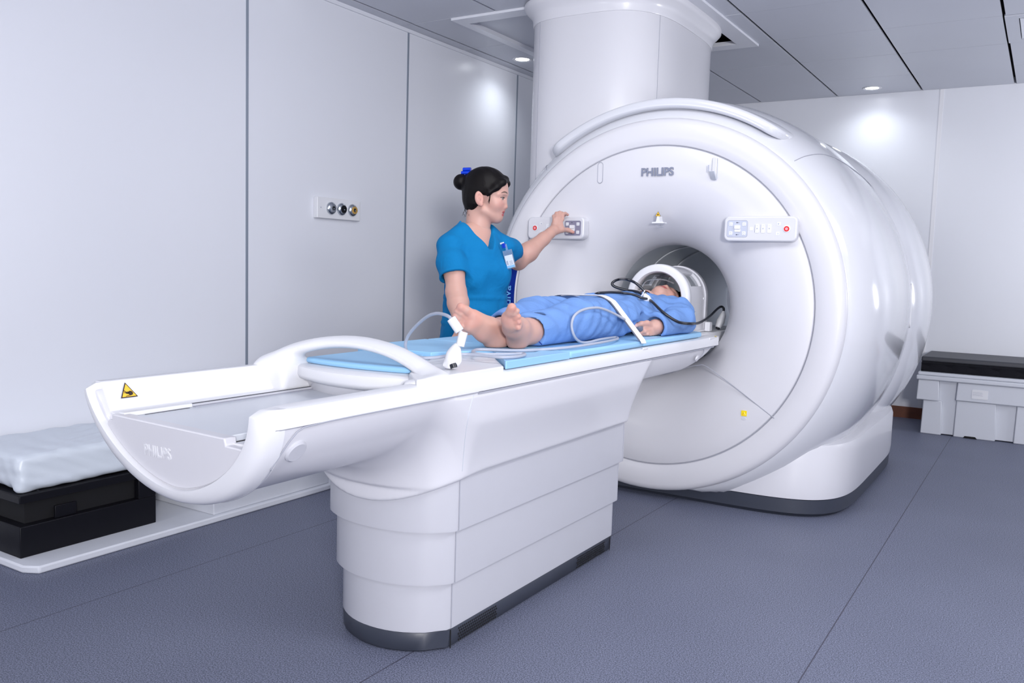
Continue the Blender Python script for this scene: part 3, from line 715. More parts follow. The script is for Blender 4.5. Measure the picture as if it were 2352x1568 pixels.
# sliding tabletop with bowed foot end
tt = []
def front_y(x): return 1.66-.10*(1-((x-TX+.02)/.25)**2)
def lip_y(x): return 1.715-.075*(1-((x-TX)/.25)**2)
N = 20
top = [(TX-.225+.45*i/N) for i in range(N+1)]
ol = [(x, lip_y(x)) for x in top]+[(TX+.225, 4.25), (TX-.225, 4.25)]
MB().loft([[(x, y+.03, .742) for x, y in ol], [(x, y+.006, .752) for x, y in ol], [(x, y, .762) for x, y in ol], [(x, y+.003, .783) for x, y in ol], [(x, y+.012, .788) for x, y in ol]]).build('tabletop', M['bright'], T, angle=40)
MB().loft([[(x, y+.05, .7146) for x, y in ol[:N+1]]+[(TX+.2, 2.2, .7146), (TX-.2, 2.2, .7146)], [(x, y+.035, .744) for x, y in ol[:N+1]]+[(TX+.2, 2.2, .744), (TX-.2, 2.2, .744)]]).build('tabletop_carriage', M['white'], T, angle=40)
# white cover on the right of the foot end
MB().prism([(TX+.288, 1.60), (TX+.288, 1.985), (TX+.088, 2.225), (TX+.012, 2.04), (TX+.122, 1.80), (TX+.20, 1.68)], .78, .7995).build('tabletop_cover', M['bright'], T, bevel=.004)
# arched foot-end handle
s = SDF((TX-.34, 1.50, .70), (TX+.34, 1.98, .92), .004)
hp_ = [(TX-.276, 1.65, .778), (TX-.235, 1.695, .818), (TX-.17, 1.715, .842), (TX-.09, 1.735, .855), (TX, 1.742, .856), (TX+.10, 1.74, .842), (TX+.19, 1.73, .815), (TX+.258, 1.71, .785), (TX+.28, 1.66, .768)]
hc = cm(hp_, 9); hr_ = [.016+.012*abs(2*i/(len(hc)-1)-1)**4 for i in range(len(hc))]
s.chain(hc, hr_, .0015, flat=((0, 1, .15), .55))
s.box((TX+.262, 1.70, .765), (.033, .085, .026), .012, .035); s.box((TX-.246, 1.705, .752), (.046, .072, .046), .018, .035)
s.op(s.lo, s.lo+s.h*s.n, lambda p: np.maximum(np.where(p[..., 0] > TX, .744, .716)-p[..., 2], np.abs(p[..., 0]-TX)-.2915), .004, 'i')
np_object('arched_handle', [s.mesh(3)], M['bright'], T)
triangle_sign('pinch_warning_sign', (TX-.2490, 1.205, .7575), (0, 1, 0), (-.48, 0, .87), .043, T, [disc(.12, -.06, .13, 12, 1.1), disc(-.04, -.03, .07, 8, 1.8), [(-.25, .02), (-.05, -.02), (-.05, -.05), (-.25, -.02)], [(-.2, -.2), (.1, -.15), (.1, -.19), (-.2, -.23)], [(-.24, .16), (-.1, .02), (-.13, .0), (-.27, .13)]])
MB().box(-1.2545, -1.248, 2.93, 2.975, .780, .7885).build('strap_anchor', M['bright'], T, bevel=.002)
# bridge plate entering the bore, with a tiny yellow mark
MB().box(TX-.215, TX+.215, 3.76, 4.5, .74, .786).build('bore_bridge', M['tier'], T)
MB().prism([(TX+.22, 3.70), (TX+.297, 3.66), (TX+.294, 3.80), (TX+.22, 3.82)], .755, .785).build('bridge_cheek', M['white'], T, bevel=.006)
MB().prism([(TX+.299, 3.735), (TX+.299, 3.755), (TX+.28, 3.765)], .7855, .7862).build('yellow_mark', M['yellow2'], T, smooth=False)
# ------------------------------------------------------------------ mattress pads on the tabletop
PADG = 'sky blue table pads'
def pad(pts, label, z0=.7895, z1=.812):
    return tag(MB().prism(pts, z0, z1).build('table_pad', M['mat'], bevel=.008, seg=3, angle=40), label, 'mattress pad', PADG)
XA, XB = TX-.288, TX+.286
pad([(x, front_y(x)+.145-.06*(((x-TX)/.25)**2)) for x in [TX-.200+.365*i/12 for i in range(13)]]+[(TX+.104, 1.80), (TX-.012, 2.015), (TX-.215, 2.015)], 'sky blue wedge pad under the arched handle at the foot end', z1=.806)
pad([(XA, 2.03), (TX+.002, 2.03), (TX+.004, 2.048), (TX+.088, 2.238), (XB-.004, 2.001), (XB, 2.002), (XB, 2.375), (XA, 2.375)], 'sky blue table pad beneath the bare feet')
pad([(XA, 2.382), (XB, 2.382), (XB, 2.955), (XA, 2.955)], 'sky blue table pad beneath the legs, ending at the white strap')
pad([(XA, 2.962), (XB, 2.962), (XB, 3.585), (XB-.09, 3.665), (XA+.09, 3.665), (XA, 3.585)], 'sky blue table pad beneath the torso, with chamfered head end')
# ================================================================== things along the left wall
tag(MB().prism([(XL+.002, 1.515), (-2.845, 1.515), (-2.795, 1.545), (-2.795, 3.6), (XL+.002, 3.6)], 0, .026).build('foam_board', M['board'], bevel=.006), 'long white foam board lying on the floor by the left wall', 'board')
t = thing('black_box', 'matte black box with open slots standing on the white foam board', 'box', (-3.13, 1.8, .026))
bx0, bx1, by0, by1 = XL+.004, -2.915, 1.548, 2.075
MB().box(bx0, bx1, by0, by1, .026, .135).build('lower_body', M['black'], t, bevel=.003)
MB().box(bx0, bx1, by0, by1, .215, .245).build('top_plate', M['black'], t, bevel=.003)
MB().box(bx0, bx1-.035, by0+.035, by1-.005, .135, .215).build('recess_core', M['hole'], t)
MB().box(bx1-.03, bx1, by1-.075, by1, .135, .215).build('corner_post', M['black'], t, bevel=.003)
MB().box(bx1-.022, bx1-.012, by0+.13, by0+.21, .135, .180).build('slot_plate', M['black'], t, bevel=.002)
for k in range(6): MB().lathe([(0, 0), (.004, 0), (.004, .0006), (0, .0006)], (bx1-.03-.03*(k % 3), by0+.03+.05*(k//3), .245), (0, 0, 1), 10).build('rivet', M['seamdark'], t)
s = SDF((XL-.02, 1.45, .20), (-2.84, 2.75, .48), .007)
s.box(((XL+.008-2.93)/2, 2.12, .315), ((-2.93-XL-.008)/2, .565, .062), .028, .01)
s.cone((-2.95, 1.57, .262), (-2.95, 2.1, .275), .012, .008, .03)
s.op(s.lo, s.lo+s.h*s.n, lambda p: XL+.004-p[..., 0], .004, 'i')
s.warp(lambda p: folds(p, [((1, .3, .8), .055, .0022, 1.), ((.3, 1, .6), .11, .002, 2.3), ((0, .4, 1), .035, .0016, 4.)]))
wr = s.mesh(1); wr = (np.where(True, wr[0], wr[0]), wr[1]); wr[0][:, 2] = np.maximum(wr[0][:, 2], .2465)
tag(np_object('wrapped_pad', [wr], M['wrap']), 'thick white foam pad wrapped in crinkled clear plastic, lying on the black box', 'wrapped pad')
tag(MB().box(-3.22, -2.815, 2.27, 2.93, .026, .175).build('foam_block', M['board'], bevel=.004), 'low white foam block on the white board, half hidden behind the table foot end', 'block')
# ================================================================== white bin by the back wall
t = thing('storage_bin', 'large moulded white plastic bin with ribbed sides by the back wall', 'bin', (-.1, 6.8, 0))
bX0, bX1, bY0, bY1 = -.682, .75, 6.50, 7.09
m = MB()
m.box(bX0+.02, bX1-.02, bY0+.022, bY1, .006, .39)
m.build('body', M['bin'], t, bevel=.004)
r_ = MB()
x = bX0
for a, b, z0, z1, dp in ((0, .13, .0, .235, 0), (-.038, .105, .235, .375, -.018), (.205, .455, .0, .25, 0), (.205, .83, .25, .375, -.014), (.56, .83, 0, .25, 0), (.93, 1.18, 0, .25, 0), (.93, 1.40, .25, .375, -.014), (1.28, 1.43, 0, .25, 0)):
    r_.prism([(bX0+a, z0+.0), (bX0+b, z0), (bX0+b-.008, z1), (bX0+a+.006, z1)], bY0+dp, bY0+.05, 'y')
r_.build('moulded_panels', M['bin'], t, bevel=.006, seg=2)
MB().box(bX0-.04, bX0+.03, bY0+.02, bY1-.02, .235, .375).build('side_flange', M['bin'], t, bevel=.006)
rim = MB(); rim.box(bX0-.045, bX1+.03, bY0-.03, bY1, .375, .405); rim.box(bX0-.038, bX1+.024, bY0-.018, bY1, .405, .428)
rim.build('rim', M['bin'], t, bevel=.008, seg=3)
MB().prism(rrect(bX0+.30, bX0+.395, .275, .335, .006), bY0-.0165, bY0-.01, 'y').build('embossed_label', M['bright'], t)
g = MB()
for k in range(4): g.box(bX0+.305, bX0+.36+.006*(k % 2), bY0-.0172, bY0-.0164, .318-.007*k, .3195-.007*k)
g.build('embossed_lines', M['icon'], t)
MB().prism([(bX0+.265, 0), (bX0+.35, 0), (bX0+.338, .014), (bX0+.275, .014)], bY0-.002, bY0+.03, 'y').build('foot_notch', M['hole'], t)
# black foam pad on the bin
t = thing('foam_pad', 'black egg-crate foam pad with grey top lying on the white bin', 'foam pad', (-.1, 6.8, .428))
egg = MB(); N = 70
row = lambda z, amp, y: [(bX0-.025+(1.40)*i/N, y+amp*math.sin(i*.9)*1.0, z+amp*math.cos(i*.9)) for i in range(N+1)]
egg.loft([[(a[0], a[1], .4285) for a in row(0, 0, 6.535)], row(.445, .0, 6.530), row(.468, .005, 6.535), row(.488, .0, 6.528), row(.494, 0, 6.54), [(a[0], 7.10, .494) for a in row(0, 0, 0)], [(a[0], 7.10, .4285) for a in row(0, 0, 0)]], (False, False), closed=False)
egg.loft([[(bX0-.025, 6.535, .4285), (bX0-.025, 7.10, .4285), (bX0-.025, 7.10, .494), (bX0-.025, 6.535, .494)]], (True, False))
egg.build('egg_crate_layer', M['foam'], t)
MB().box(bX0-.03, .73, 6.55, 7.10, .494, .53).build('grey_cover', M['foamtop'], t, bevel=.01, seg=3)
# ================================================================== PEOPLE
RH = np.array([math.cos(YAW), math.sin(YAW), 0]); FH = np.array([-math.sin(YAW), math.cos(YAW), 0]); ZU = np.array([0, 0, 1.])
def tint_mix(t, w_, c): w_ = np.clip(w_, 0, 1)[:, None]; return t*(1-w_)+np.array(c[:3])*w_
def sstep(e0, e1, x): t = np.clip((x-e0)/(e1-e0), 0, 1); return t*t*(3-2*t)
SKIN = srgb(199, 157, 144); PINK = srgb(201, 141, 131); LIP = srgb(178, 84, 86); DARK = srgb(28, 20, 20)
def head_sdf(neck_to=(-.030, 0, -.17), h=.0016):
    s = SDF((-.13, -.10, -.19), (.125, .10, .15), h)
    s.ell((.008, 0, .045), (.093, .071, .083), .01)
    s.ell((.042, 0, -.012), (.053, .050, .080), .02)
    for y in (-1, 1):
        s.cone((.004, y*.042, -.048), (.054, y*.008, -.076), .015, .016, .026)
        s.ell((.056, y*.033, -.018), (.025, .021, .026), .02)
    s.ell((.057, 0, -.078), (.015, .018, .0145), .014)
    for y in (-1, 1): s.cone((.086, y*.012, .024), (.070, y*.045, .022), .0105, .010, .016)
    for y in (-1, 1): s.ell((.100, y*.030, .004), (.014, .015, .0095), .014, 's')
    s.cone((.083, 0, .012), (.0915, 0, -.028), .0065, .0085, .012)
    s.ell((.0915, 0, -.030), (.0085, .009, .0075), .006)
    for y in (-1, 1): s.ell((.084, y*.0105, -.0335), (.009, .0065, .0062), .006)
    for y in (-1, 1):
        s.ell((.0745, y*.030, .004), (.0135, .0145, .0115), .004)
        s.cone((.0835, y*.019, .0095), (.080, y*.041, .0085), .0032, .0028, .004)       # upper lid
        s.cone((.083, y*.020, -.0035), (.0795, y*.040, -.003), .0030, .0026, .005)
    s.ell((.078, 0, -.0530), (.0075, .020, .0055), .006); s.ell((.0735, 0, -.0635), (.0075, .0165, .0062), .006)
    s.cone((.086, -.016, -.0582), (.086, .016, -.0582), .0022, .0022, .004, 's')
    s.cone((-.012, 0, -.05), neck_to, .040, .047, .022)
    s.cone((-.035, 0, -.02), neck_to, .042, .048, .03)
    for y in (-1, 1):
        R_ = np.array(Matrix.Rotation(y*-.35, 3, 'Z') @ Matrix.Rotation(-.18, 3, 'Y'))
        s.ell((-.006, y*.074, -.001), (.0185, .0075, .031), .006, R=R_)
        s.ell((-.001, y*.0825, .004), (.0105, .008, .019), .003, 's', R=R_)
        s.ell((-.003, y*.077, -.004), (.005, .005, .009), .004)
        s.ell((.004, y*.0745, -.026), (.008, .0055, .009), .005)
    return s
def head_tint(v, closed=False):
    t = np.tile(np.array(SKIN[:3]), (len(v), 1)); x, y, z = v.T; ay = np.abs(y)
    t = tint_mix(t, np.exp(-(((ay-.036)/.02)**2+((z+.022)/.02)**2))*.55*(x > .03), PINK)
    t = tint_mix(t, np.exp(-((ay/.016)**2+((z+.034)/.010)**2))*.35*(x > .06), PINK)
    t = tint_mix(t, .45*((ay > .070) & (z > -.04) & (z < .04) & (x < .03)), PINK)
    lipw = np.maximum(1-((ay/.0215)**2+((z+.0530)/.0062)**2), 1-((ay/.018)**2+((z+.0640)/.0066)**2))
    t = tint_mix(t, sstep(-.05, .25, lipw)*(x > .064), LIP)
    bz = z-(.0265+.004*np.sin((ay-.014)/.032*PI)-.05*np.maximum(ay-.034, 0)); bw = .0042*(1-.6*sstep(.03, .05, ay))
    t = tint_mix(t, .85*sstep(1, .55, np.abs(bz)/bw)*sstep(.011, .014, ay)*sstep(.050, .045, ay)*(x > .05), srgb(48, 34, 32))
    if closed:
        t = tint_mix(t, .85*sstep(1, .4, np.abs(z+.002+.08*np.abs(ay-.03))/.0013)*sstep(.018, .021, ay)*sstep(.043, .040, ay)*(x > .05), DARK)
    else:
        ez = (z-.0035+.02*np.abs(ay-.03))/.0056; ey = (ay-.0305)/.0135; em = 1-(ez**2+ey**2)
        t = tint_mix(t, sstep(0, .3, em)*(x > .06), srgb(165, 148, 142))
        t = tint_mix(t, sstep(.0070, .0056, np.sqrt((ay-.0295)**2+(z-.0035)**2))*(em > 0)*(x > .06), srgb(22, 14, 12))
        t = tint_mix(t, sstep(1, .4, np.abs(ez-.95+.3*ey**2)/.42)*(np.abs(ey) < 1.15)*(x > .06), DARK)
    return t
def hair_sdf(bun=True, h=.0035):
    s = SDF((-.16, -.11, -.09), (.14, .11, .165), h)
    s.ell((-.001, 0, .050), (.1005, .0785, .0905), .01)
    s.ell((-.045, 0, .0), (.052, .062, .06), .02)
    s.op((.0, -.12, -.1), (.14, .12, .12), lambda p: np.maximum(.041-p[..., 0], (p[..., 2]-(.036+(p[..., 0]-.05)*1.02))*.7), .012, 's')
    s.op((-.06, -.12, -.1), (.14, .12, .03), lambda p: np.maximum(-.012-p[..., 0]+.25*np.minimum(p[..., 2], 0), (p[..., 2]-.012)), .010, 's')
    for y in (-1, 1):
        s.chain([(.092, y*.006, .088), (.088, y*.036, .070), (.066, y*.060, .047), (.038, y*.0725, .024)], [.004, .0075, .007, .005], .026)
        s.cone((.032, y*.074, .028), (.030, y*.0725, .012), .006, .004, .006)
        s.cone((-.03, y*.05, -.02), (-.045, y*.028, -.055), .014, .006, .015)
    if bun:
        s.ell((-.1085, 0, .0735), (.032, .040, .034), .008); s.cone((-.09, 0, .075), (-.07, 0, .07), .03, .04, .01)
    s.warp(lambda p: .0005*np.sin(p[..., 1]*260+5*np.sin(p[..., 0]*30)+3*np.sin(p[..., 2]*27)))
    return s
def place(vq, Mx): v, q = vq; return (v@np.array(Mx)[:3, :3].T+np.array(Mx)[:3, 3]).astype(np.float32), q
def basis(o, x, y, z): return np.array([[x[0], y[0], z[0], o[0]], [x[1], y[1], z[1], o[1]], [x[2], y[2], z[2], o[2]], [0, 0, 0, 1]])
def skin_tint(v, extra=()):
    t = np.tile(np.array(SKIN[:3]), (len(v), 1)); n = .5+.5*np.sin(v[:, 0]*37+2*np.sin(v[:, 1]*29))*np.sin(v[:, 2]*31+1)
    t = tint_mix(t, .06*n, PINK)
    for c, r, col, wgt in extra: t = tint_mix(t, wgt*sstep(1.15, .75, np.sqrt(((v-np.array(c))**2).sum(1))/r), col)
    return t
# ------------------------------------------------------------------ the nurse
a_ = math.radians(12); F = math.cos(a_)*RH-math.sin(a_)*FH; L = np.cross(ZU, F)
HO = P(1104, 455, 3.62)+.073*L
HM = basis(HO, F, L, ZU)
th_ = math.radians(43); tn = math.sin(th_)*RH-math.cos(th_)*FH; tl = np.cross(ZU, tn)
SO = P(1096, 548, 3.68); TM = basis(SO, tn, tl, ZU); TR = TM[:3, :3]
W = lambda x, y, z: SO+tn*x+tl*y+ZU*z
N_ = thing('person', 'standing woman in blue scrubs with a hair bun, reaching one hand to the scanner panel', 'person', (SO[0], SO[1], 0))
Rs, Re, Rw = W(-.01, -.142, -.040), P(1049, 672, 3.50), P(1060, 752, 3.42)
Ls, Le, Lw = W(.01, .148, -.03), P(1190, 599, 3.98), P(1263, 536, 4.065)
parts, tints = [], []
hv = head_sdf().mesh(2); tints.append(head_tint(hv[0])); parts.append(place(hv, HM))
# trunk, arms and hands in one solid
lo = np.min([Rs, Re, Rw, Ls, Le, Lw, P(1317, 534, 4.17)], 0)-.10; hi = np.max([Rs, Re, Rw, Ls, Le, Lw, P(1317, 480, 4.17)], 0)+.10; lo[2] = .62; hi[2] = 1.36
s = SDF(lo, hi, .0032)
neckb = HM@np.array([-.030, 0, -.17, 1]); neckt = HM@np.array([-.026, 0, -.12, 1])
s.cone(neckt[:3], W(-.01, 0, -.02), .043, .056, .02)
s.ell(W(-.01, 0, -.14), (.075, .120, .16), .03, R=TR); s.ell(W(0, 0, -.36), (.09, .13, .16), .05, R=TR)
for q in (-1, 1): s.cone(W(-.015, q*.03, .025), W(-.005, q*.110, -.035), .040, .036, .03)
s.chain([Rs*.8+Re*.2, (Rs+Re)/2+.004*tn, Re], [.044, .044, .039], .02); s.chain([Re, Re*.7+Rw*.3, Rw], [.040, .043, .026], .015)
s.cone(Re-RH*.012+np.array([0, 0, .004]), Re-RH*.010, .030, .03, .02)
s.chain([Ls*.8+Le*.2, (Ls+Le)/2, Le], [.043, .043, .040], .02); s.chain([Le, Le*.68+Lw*.32, Lw*.8+Le*.2, Lw], [.042, .045, .030, .0245], .015)
# hanging right hand
h0 = Rw; dn = (Rw-Re)/np.linalg.norm(Rw-Re)
s.cone(h0, h0+dn*.045, .024, .027, .012); s.ell(h0+dn*.06, (.016, .036, .045), .015, R=np.stack([FH, RH, ZU], 1))
for k in range(4):
    b0 = h0+dn*.085+RH*(.026-.017*k); b1 = b0+dn*(.036, .042, .04, .03)[k]+FH*-.006; b2 = b1+dn*.028-FH*.012
    s.chain([b0, b1, b2], [.0092, .0085, .0072], .006)
s.chain([h0+dn*.03-RH*.020, h0+dn*.062-RH*.043-FH*.01, h0+dn*.09-RH*.048-FH*.018], [.013, .011, .009], .01)
# left hand closing on the control panel
tip = lambda x, y: ony(x, y, FY-.036-.0092)
s.cone(Lw, P(1272, 527, 4.082), .0235, .024, .012)
s.ell(P(1280, 517, 4.096), (.015, .030, .030), .012, R=np.stack([FH, RH, ZU], 1))
fing = [[P(1291, 504, 4.102), P(1293, 491, 4.112), P(1298.5, 490, 4.13), tip(1304, 493)],
        [P(1285, 500, 4.096), P(1285.5, 488, 4.108), P(1291, 489, 4.135), tip(1297, 495)],
        [P(1279, 500, 4.092), P(1278, 490, 4.106), P(1283, 490, 4.134), tip(1288, 497)],
        [P(1273.5, 505, 4.09), P(1272, 496.5, 4.104), P(1276, 496, 4.13), tip(1281, 502)]]
for f in fing: s.cone(P(1274, 524, 4.084), f[0], .0115, .0096, .006); s.chain(f, [.0096, .0088, .0078, .0070], .003)
s.chain([P(1276, 531, 4.084), P(1290, 527, 4.10), P(1304, 528, 4.128), tip(1316, 533)], [.0175, .0135, .0098, .0082], .010)
bv = s.mesh(1)
bt = skin_tint(bv[0], [(tip(1316, 533), .012, PINK, .6)]+[(f[-1], .012, PINK, .5) for f in fing])
parts.append(bv); tints.append(bt)
np_object('body', parts, M['skin'], N_, np.concatenate(tints))
hr_ = hair_sdf(); hb = np_object('hair', [place(hr_.mesh(1), HM)], M['hair'], N_)
# loose strands at the nape and temple
g = MB(); rnd = random.Random(3)
for k in range(26):
    y0 = rnd.uniform(-.055, .03); p0 = np.array([-.05+rnd.uniform(-.03, .025), y0, -.035+rnd.uniform(-.02, .01)])
    pts = [p0]+[p0+np.array([rnd.uniform(-.016, .012)*j/3, rnd.uniform(-.008, .006)*j/3, -.013*j]) for j in (1, 2, 3)]
    g.tube([(HM@np.append(q, 1))[:3] for q in cm(pts, 3)], [.0010-.00006*i for i in range(10)], 4)
for k in range(7):
    p0 = np.array([.036+.004*k/7, -.0725, .022]); pts = [p0, p0+np.array([.002, .0005, -.014]), p0+np.array([-.002+rnd.uniform(-.004, .004), .004, -.034-.002*k])]
    g.tube([(HM@np.append(q, 1))[:3] for q in cm(pts, 4)], .0006, 4)
g.build('hair_strands', M['hair'], hb)
# blue claw clip on the bun
cl = MB()
def hl(x, y, z): return tuple((HM@np.array([x, y, z, 1]))[:3])
for (x0, x1, z0, r) in ((-.106, -.064, .1125, .0085), (-.099, -.066, .127, .0085)):
    cl.loft([[hl(xx, r*1.5*math.cos(t), z0+r*math.sin(t)+(.03*(xx+.085))) for t in [2*PI*i/14 for i in range(14)]] for xx in (x0, x0+.002, x1-.002, x1)])
cl.build('hair_clip', M['clip'], N_, angle=40)
MB().tube([hl(-.088, -.012, .106), hl(-.088, -.016, .100), hl(-.079, -.016, .100), hl(-.079, -.012, .106)], .0012, 6).build('clip_spring', M['steel'], N_)
MB().tube([hl(*q) for q in cm([(-.07, -.032, -.118), (-.045, -.050, -.128), (-.015, -.050, -.142), (.008, -.030, -.158), (.016, 0, -.168)], 6)], .0009, 5).build('necklace', M['gold'], N_)
# scrub top: sleeves first (open at the hem), then the torso over their roots
s = SDF(np.array([SO[0]-.36, SO[1]-.36, .66]), np.array([SO[0]+.36, SO[1]+.40, SO[2]+.10]), .0036)
ud = (Re-Rs)/np.linalg.norm(Re-Rs); ld = (Le-Ls)/np.linalg.norm(Le-Ls)
s.chain([Rs, Rs+ud*.07, Rs+ud*.150], [.050, .057, .063], .03)
s.chain([Ls, Ls+ld*.06, Ls+ld*.118], [.054, .056, .059], .03)
for o, d, r in ((Rs+ud*.146, ud, .053), (Ls+ld*.112, ld, .050)):
    s.op(o-.10, o+.10, lambda p, o=o, d=d: np.maximum(np.sqrt(((p-o)**2).sum(-1))-.10, -(p-o)@d), .003, 's')
    s.cone(o-d*.07, o+d*.05, r-.004, r, .004, 's')
s.ell(W(0, 0, -.125), (.110, .150, .170), .02, R=TR)
for q in (-1, 1):
    s.ell(W(.055, q*.066, -.165), (.062, .064, .068), .05, R=TR)
    s.cone(W(-.014, q*.040, .042), W(-.006, q*.135, -.030), .047, .050, .03)
rings_ = [(-.12, .112, .150), (-.25, .114, .146), (-.36, .124, .156), (-.50, .136, .175)]
for (z0, a0, b0), (z1, a1, b1) in zip(rings_, rings_[1:]):
    def fn(p, z0=z0, a0=a0, b0=b0, z1=z1, a1=a1, b1=b1):
        q = (p-SO)@TR; t = np.clip((q[..., 2]-z0)/(z1-z0), 0, 1); a, b = a0+(a1-a0)*t, b0+(b1-b0)*t
        e = (np.sqrt((q[..., 0]/a)**2+(q[..., 1]/b)**2)-1)*np.minimum(a, b)*.9
        return np.maximum(e, np.maximum(z1-q[..., 2]-.002, q[..., 2]-z0-.002))
    c0 = W(0, 0, z1); s.op(c0-[.22, .22, .01], W(0, 0, z0)+[.22, .22, .01], fn, .012)
s.warp(lambda p: folds(p, [((.4, .3, -.5), .13, .0030, 1.), ((.8, -.4, .35), .095, .0034, 2.2), ((-.5, .6, .9), .07, .0024, 4.), ((.2, .1, 1), .12, .003, .7)]))
# V neck
def vneck(p):
    q = (p-SO)@TR; x, y, z = q[..., 0], q[..., 1], q[..., 2]
    half = .008+.080*np.clip((z+.050)/.135, 0, 1)
    front = np.maximum(np.abs(y)-half, np.maximum(-.045-z, -.03-x))*.8
    ring = np.sqrt((x+.014)**2+y**2)-.066
    return np.minimum(front, np.maximum(ring, .046-z))
s.op(W(-.1, -.14, -.08)-.05, W(.16, .14, .12)+.05, vneck, .006, 's')
scr = np_object('scrub_top', [s.mesh(2)], M['scrub'], N_)
# neckband along the V
bp = [W(-.088, 0, .052), W(-.07, -.048, .052), W(-.02, -.077, .042), W(.04, -.066, .014), W(.092, -.010, -.047)]
# trousers and shoes behind the table
s = SDF((SO[0]-.25, SO[1]-.25, .02), (SO[0]+.25, SO[1]+.25, .86), .008)
s.ell(W(-.01, 0, -.46), (.115, .155, .14), .03, R=TR)
for q in (-1, 1): s.chain([W(-.005, q*.075, -.48), W(.005, q*.085, -.80), W(-.01, q*.09, -1.10)], [.085, .068, .062], .02)
np_object('trousers', [s.mesh(2)], M['scrub'], N_)
for q in (-1, 1):
    s = SDF(W(.03, q*.09, -SO[2]+.05)-.17, W(.03, q*.09, -SO[2]+.05)+.17, .005); c0 = lambda x, z: W(x, q*.09, -SO[2]+z)
    s.chain([c0(-.03, .04), c0(.06, .036), c0(.12, .03)], [.036, .038, .03], .01); s.cone(c0(-.02, .05), c0(-.015, .09), .034, .036, .02); s.half((0, 0, .003), (0, 0, -1))
    np_object('shoe', [s.mesh(2)], M['bright'], N_)
# identity badge hanging on the chest
_nb = BVHTree.FromPolygons([v.co.copy() for v in scr.data.vertices], [tuple(p.vertices) for p in scr.data.polygons])
def chest(x, y, off):
    h = _nb.ray_cast(Vector(CP), Vector(ray(x, y)).normalized()); n = h[1] if h[1].dot(Vector(ray(x, y))) < 0 else -h[1]
    return h[0]+n*off
bq = np.array(chest(1160, 602, .026)); bt_ = P(1152, 576, float((bq-CP)@_fw)+.010)
B_ = thing('id_badge', 'clear plastic identity badge with blue clip hanging on the scrub top', 'badge', bq)
bx_, bz_ = (RH*.86-FH*.51), (bt_-bq)/np.linalg.norm(bt_-bq)
bx_ = bx_/np.linalg.norm(bx_)
def bd(name, m, u0, u1, v0, v1, w0, w1, par=None):
    fr = frame(bq, bx_+ZU*.24, bz_); return MB().add([fr@Vector((u, v, w_)) for w_ in (w0, w1) for v in (v0, v1) for u in (u0, u1)], [(0, 2, 3, 1), (4, 5, 7, 6), (0, 1, 5, 4), (2, 6, 7, 3), (0, 4, 6, 2), (1, 3, 7, 5)]).build(name, m, par or B_, smooth=False)
bd('holder', M['clear'], -.022, .022, -.040, .040, -.0012, .0012)
bd('card', M['badge'], -.019, .019, -.036, .018, .0013, .002)
cd = bd('card_band', M['mat'], -.019, .019, -.036, -.026, .0021, .0024); bd('card_photo', M['icon'], -.016, -.008, -.022, -.004, .0021, .0024)
for k in range(3): bd('card_line', M['logo'], -.002, .014, -.010-.006*k, -.0085-.006*k, .0021, .0024)
bd('strap_tab', M['clear'], -.004, .004, .040, .066, -.001, .001); bd('badge_clip', M['clip'], -.016, -.002, .052, .072, -.001, .006); bd('clip_reel', M['bright'], -.022, -.006, .070, .077, 0, .006)
# ------------------------------------------------------------------ the patient
PX = -1.525
Q = thing('person', 'patient in light blue pyjamas lying barefoot on the table with head inside the coil', 'person', (PX, 3.1, .812))
aa = math.radians(13); HO2 = np.array([PX, 3.748, .907])
aa2 = math.radians(20)
_F = np.array([0, math.sin(aa), math.cos(aa)]); _L = np.array([1., 0, 0]); _U = np.array([0, math.cos(aa), -math.sin(aa)])
HM2 = basis(HO2, _F*math.cos(aa2)+_L*math.sin(aa2), _L*math.cos(aa2)-_F*math.sin(aa2), _U)
parts, tints = [], []
hv = head_sdf((-.015, 0, -.16)).mesh(2); tints.append(head_tint(hv[0], True)); parts.append(place(hv, HM2))
# trunk under the clothes
s = SDF((-1.80, 2.75, .80), (-1.25, 3.70, 1.0), .008)
s.ell((PX, 3.40, .89), (.14, .22, .075), .03); s.ell((PX, 3.1, .88), (.14, .2, .065), .04); s.half((0, 0, .816), (0, 0, -1))
tv = s.mesh(1); parts.append(tv); tints.append(skin_tint(tv[0]))
# left hand round the call bulb, forearm inside the sleeve
hd = lambda x, y, z: onz(x, y, z)
cuff, elb, shl = np.array([-1.322, 3.212, .848]), np.array([-1.305, 3.43, .862]), np.array([-1.368, 3.56, .89])
w0 = np.array([-1.328, 3.222, .846])
hlo, hhi = np.array([-1.45, 3.02, .80]), np.array([-1.24, 3.46, .93])
s = SDF(hlo, hhi, .0025)
s.chain([elb, cuff, w0], [.038, .028, .025], .01)
dpt = 3.43
hp2 = lambda x, y, dd=0: P(x, y, dpt+dd)
wr_ = hp2(1511, 757, .035); s.cone(w0, wr_, .025, .023, .015)
s.ell(hp2(1497, 756, .012), (.030, .026, .024), .012, R=np.stack([RH, FH, ZU], 1))
pf = [[hp2(1491, 750, -.016), hp2(1477, 753.5, -.040), hp2(1462, 759, -.034)],
      [hp2(1492, 757, -.018), hp2(1481, 760.5, -.042), hp2(1468, 766, -.036)],
      [hp2(1494, 763, -.014), hp2(1486, 766.5, -.036), hp2(1475, 771, -.030)],
      [hp2(1497, 768, -.006), hp2(1491, 770.5, -.024), hp2(1483, 774, -.018)]]
for f in pf: s.cone(wr_, f[0], .013, .0098, .008); s.chain(f, [.0096, .0088, .0074], .003)
thb = [hp2(1502, 748, -.002), hp2(1486, 742, -.030), hp2(1473, 743, -.050), hp2(1459, 747.5, -.052)]
s.chain(thb, [.0145, .011, .0096, .0082], .006)
s.half((0, 0, .8138), (0, 0, -1))
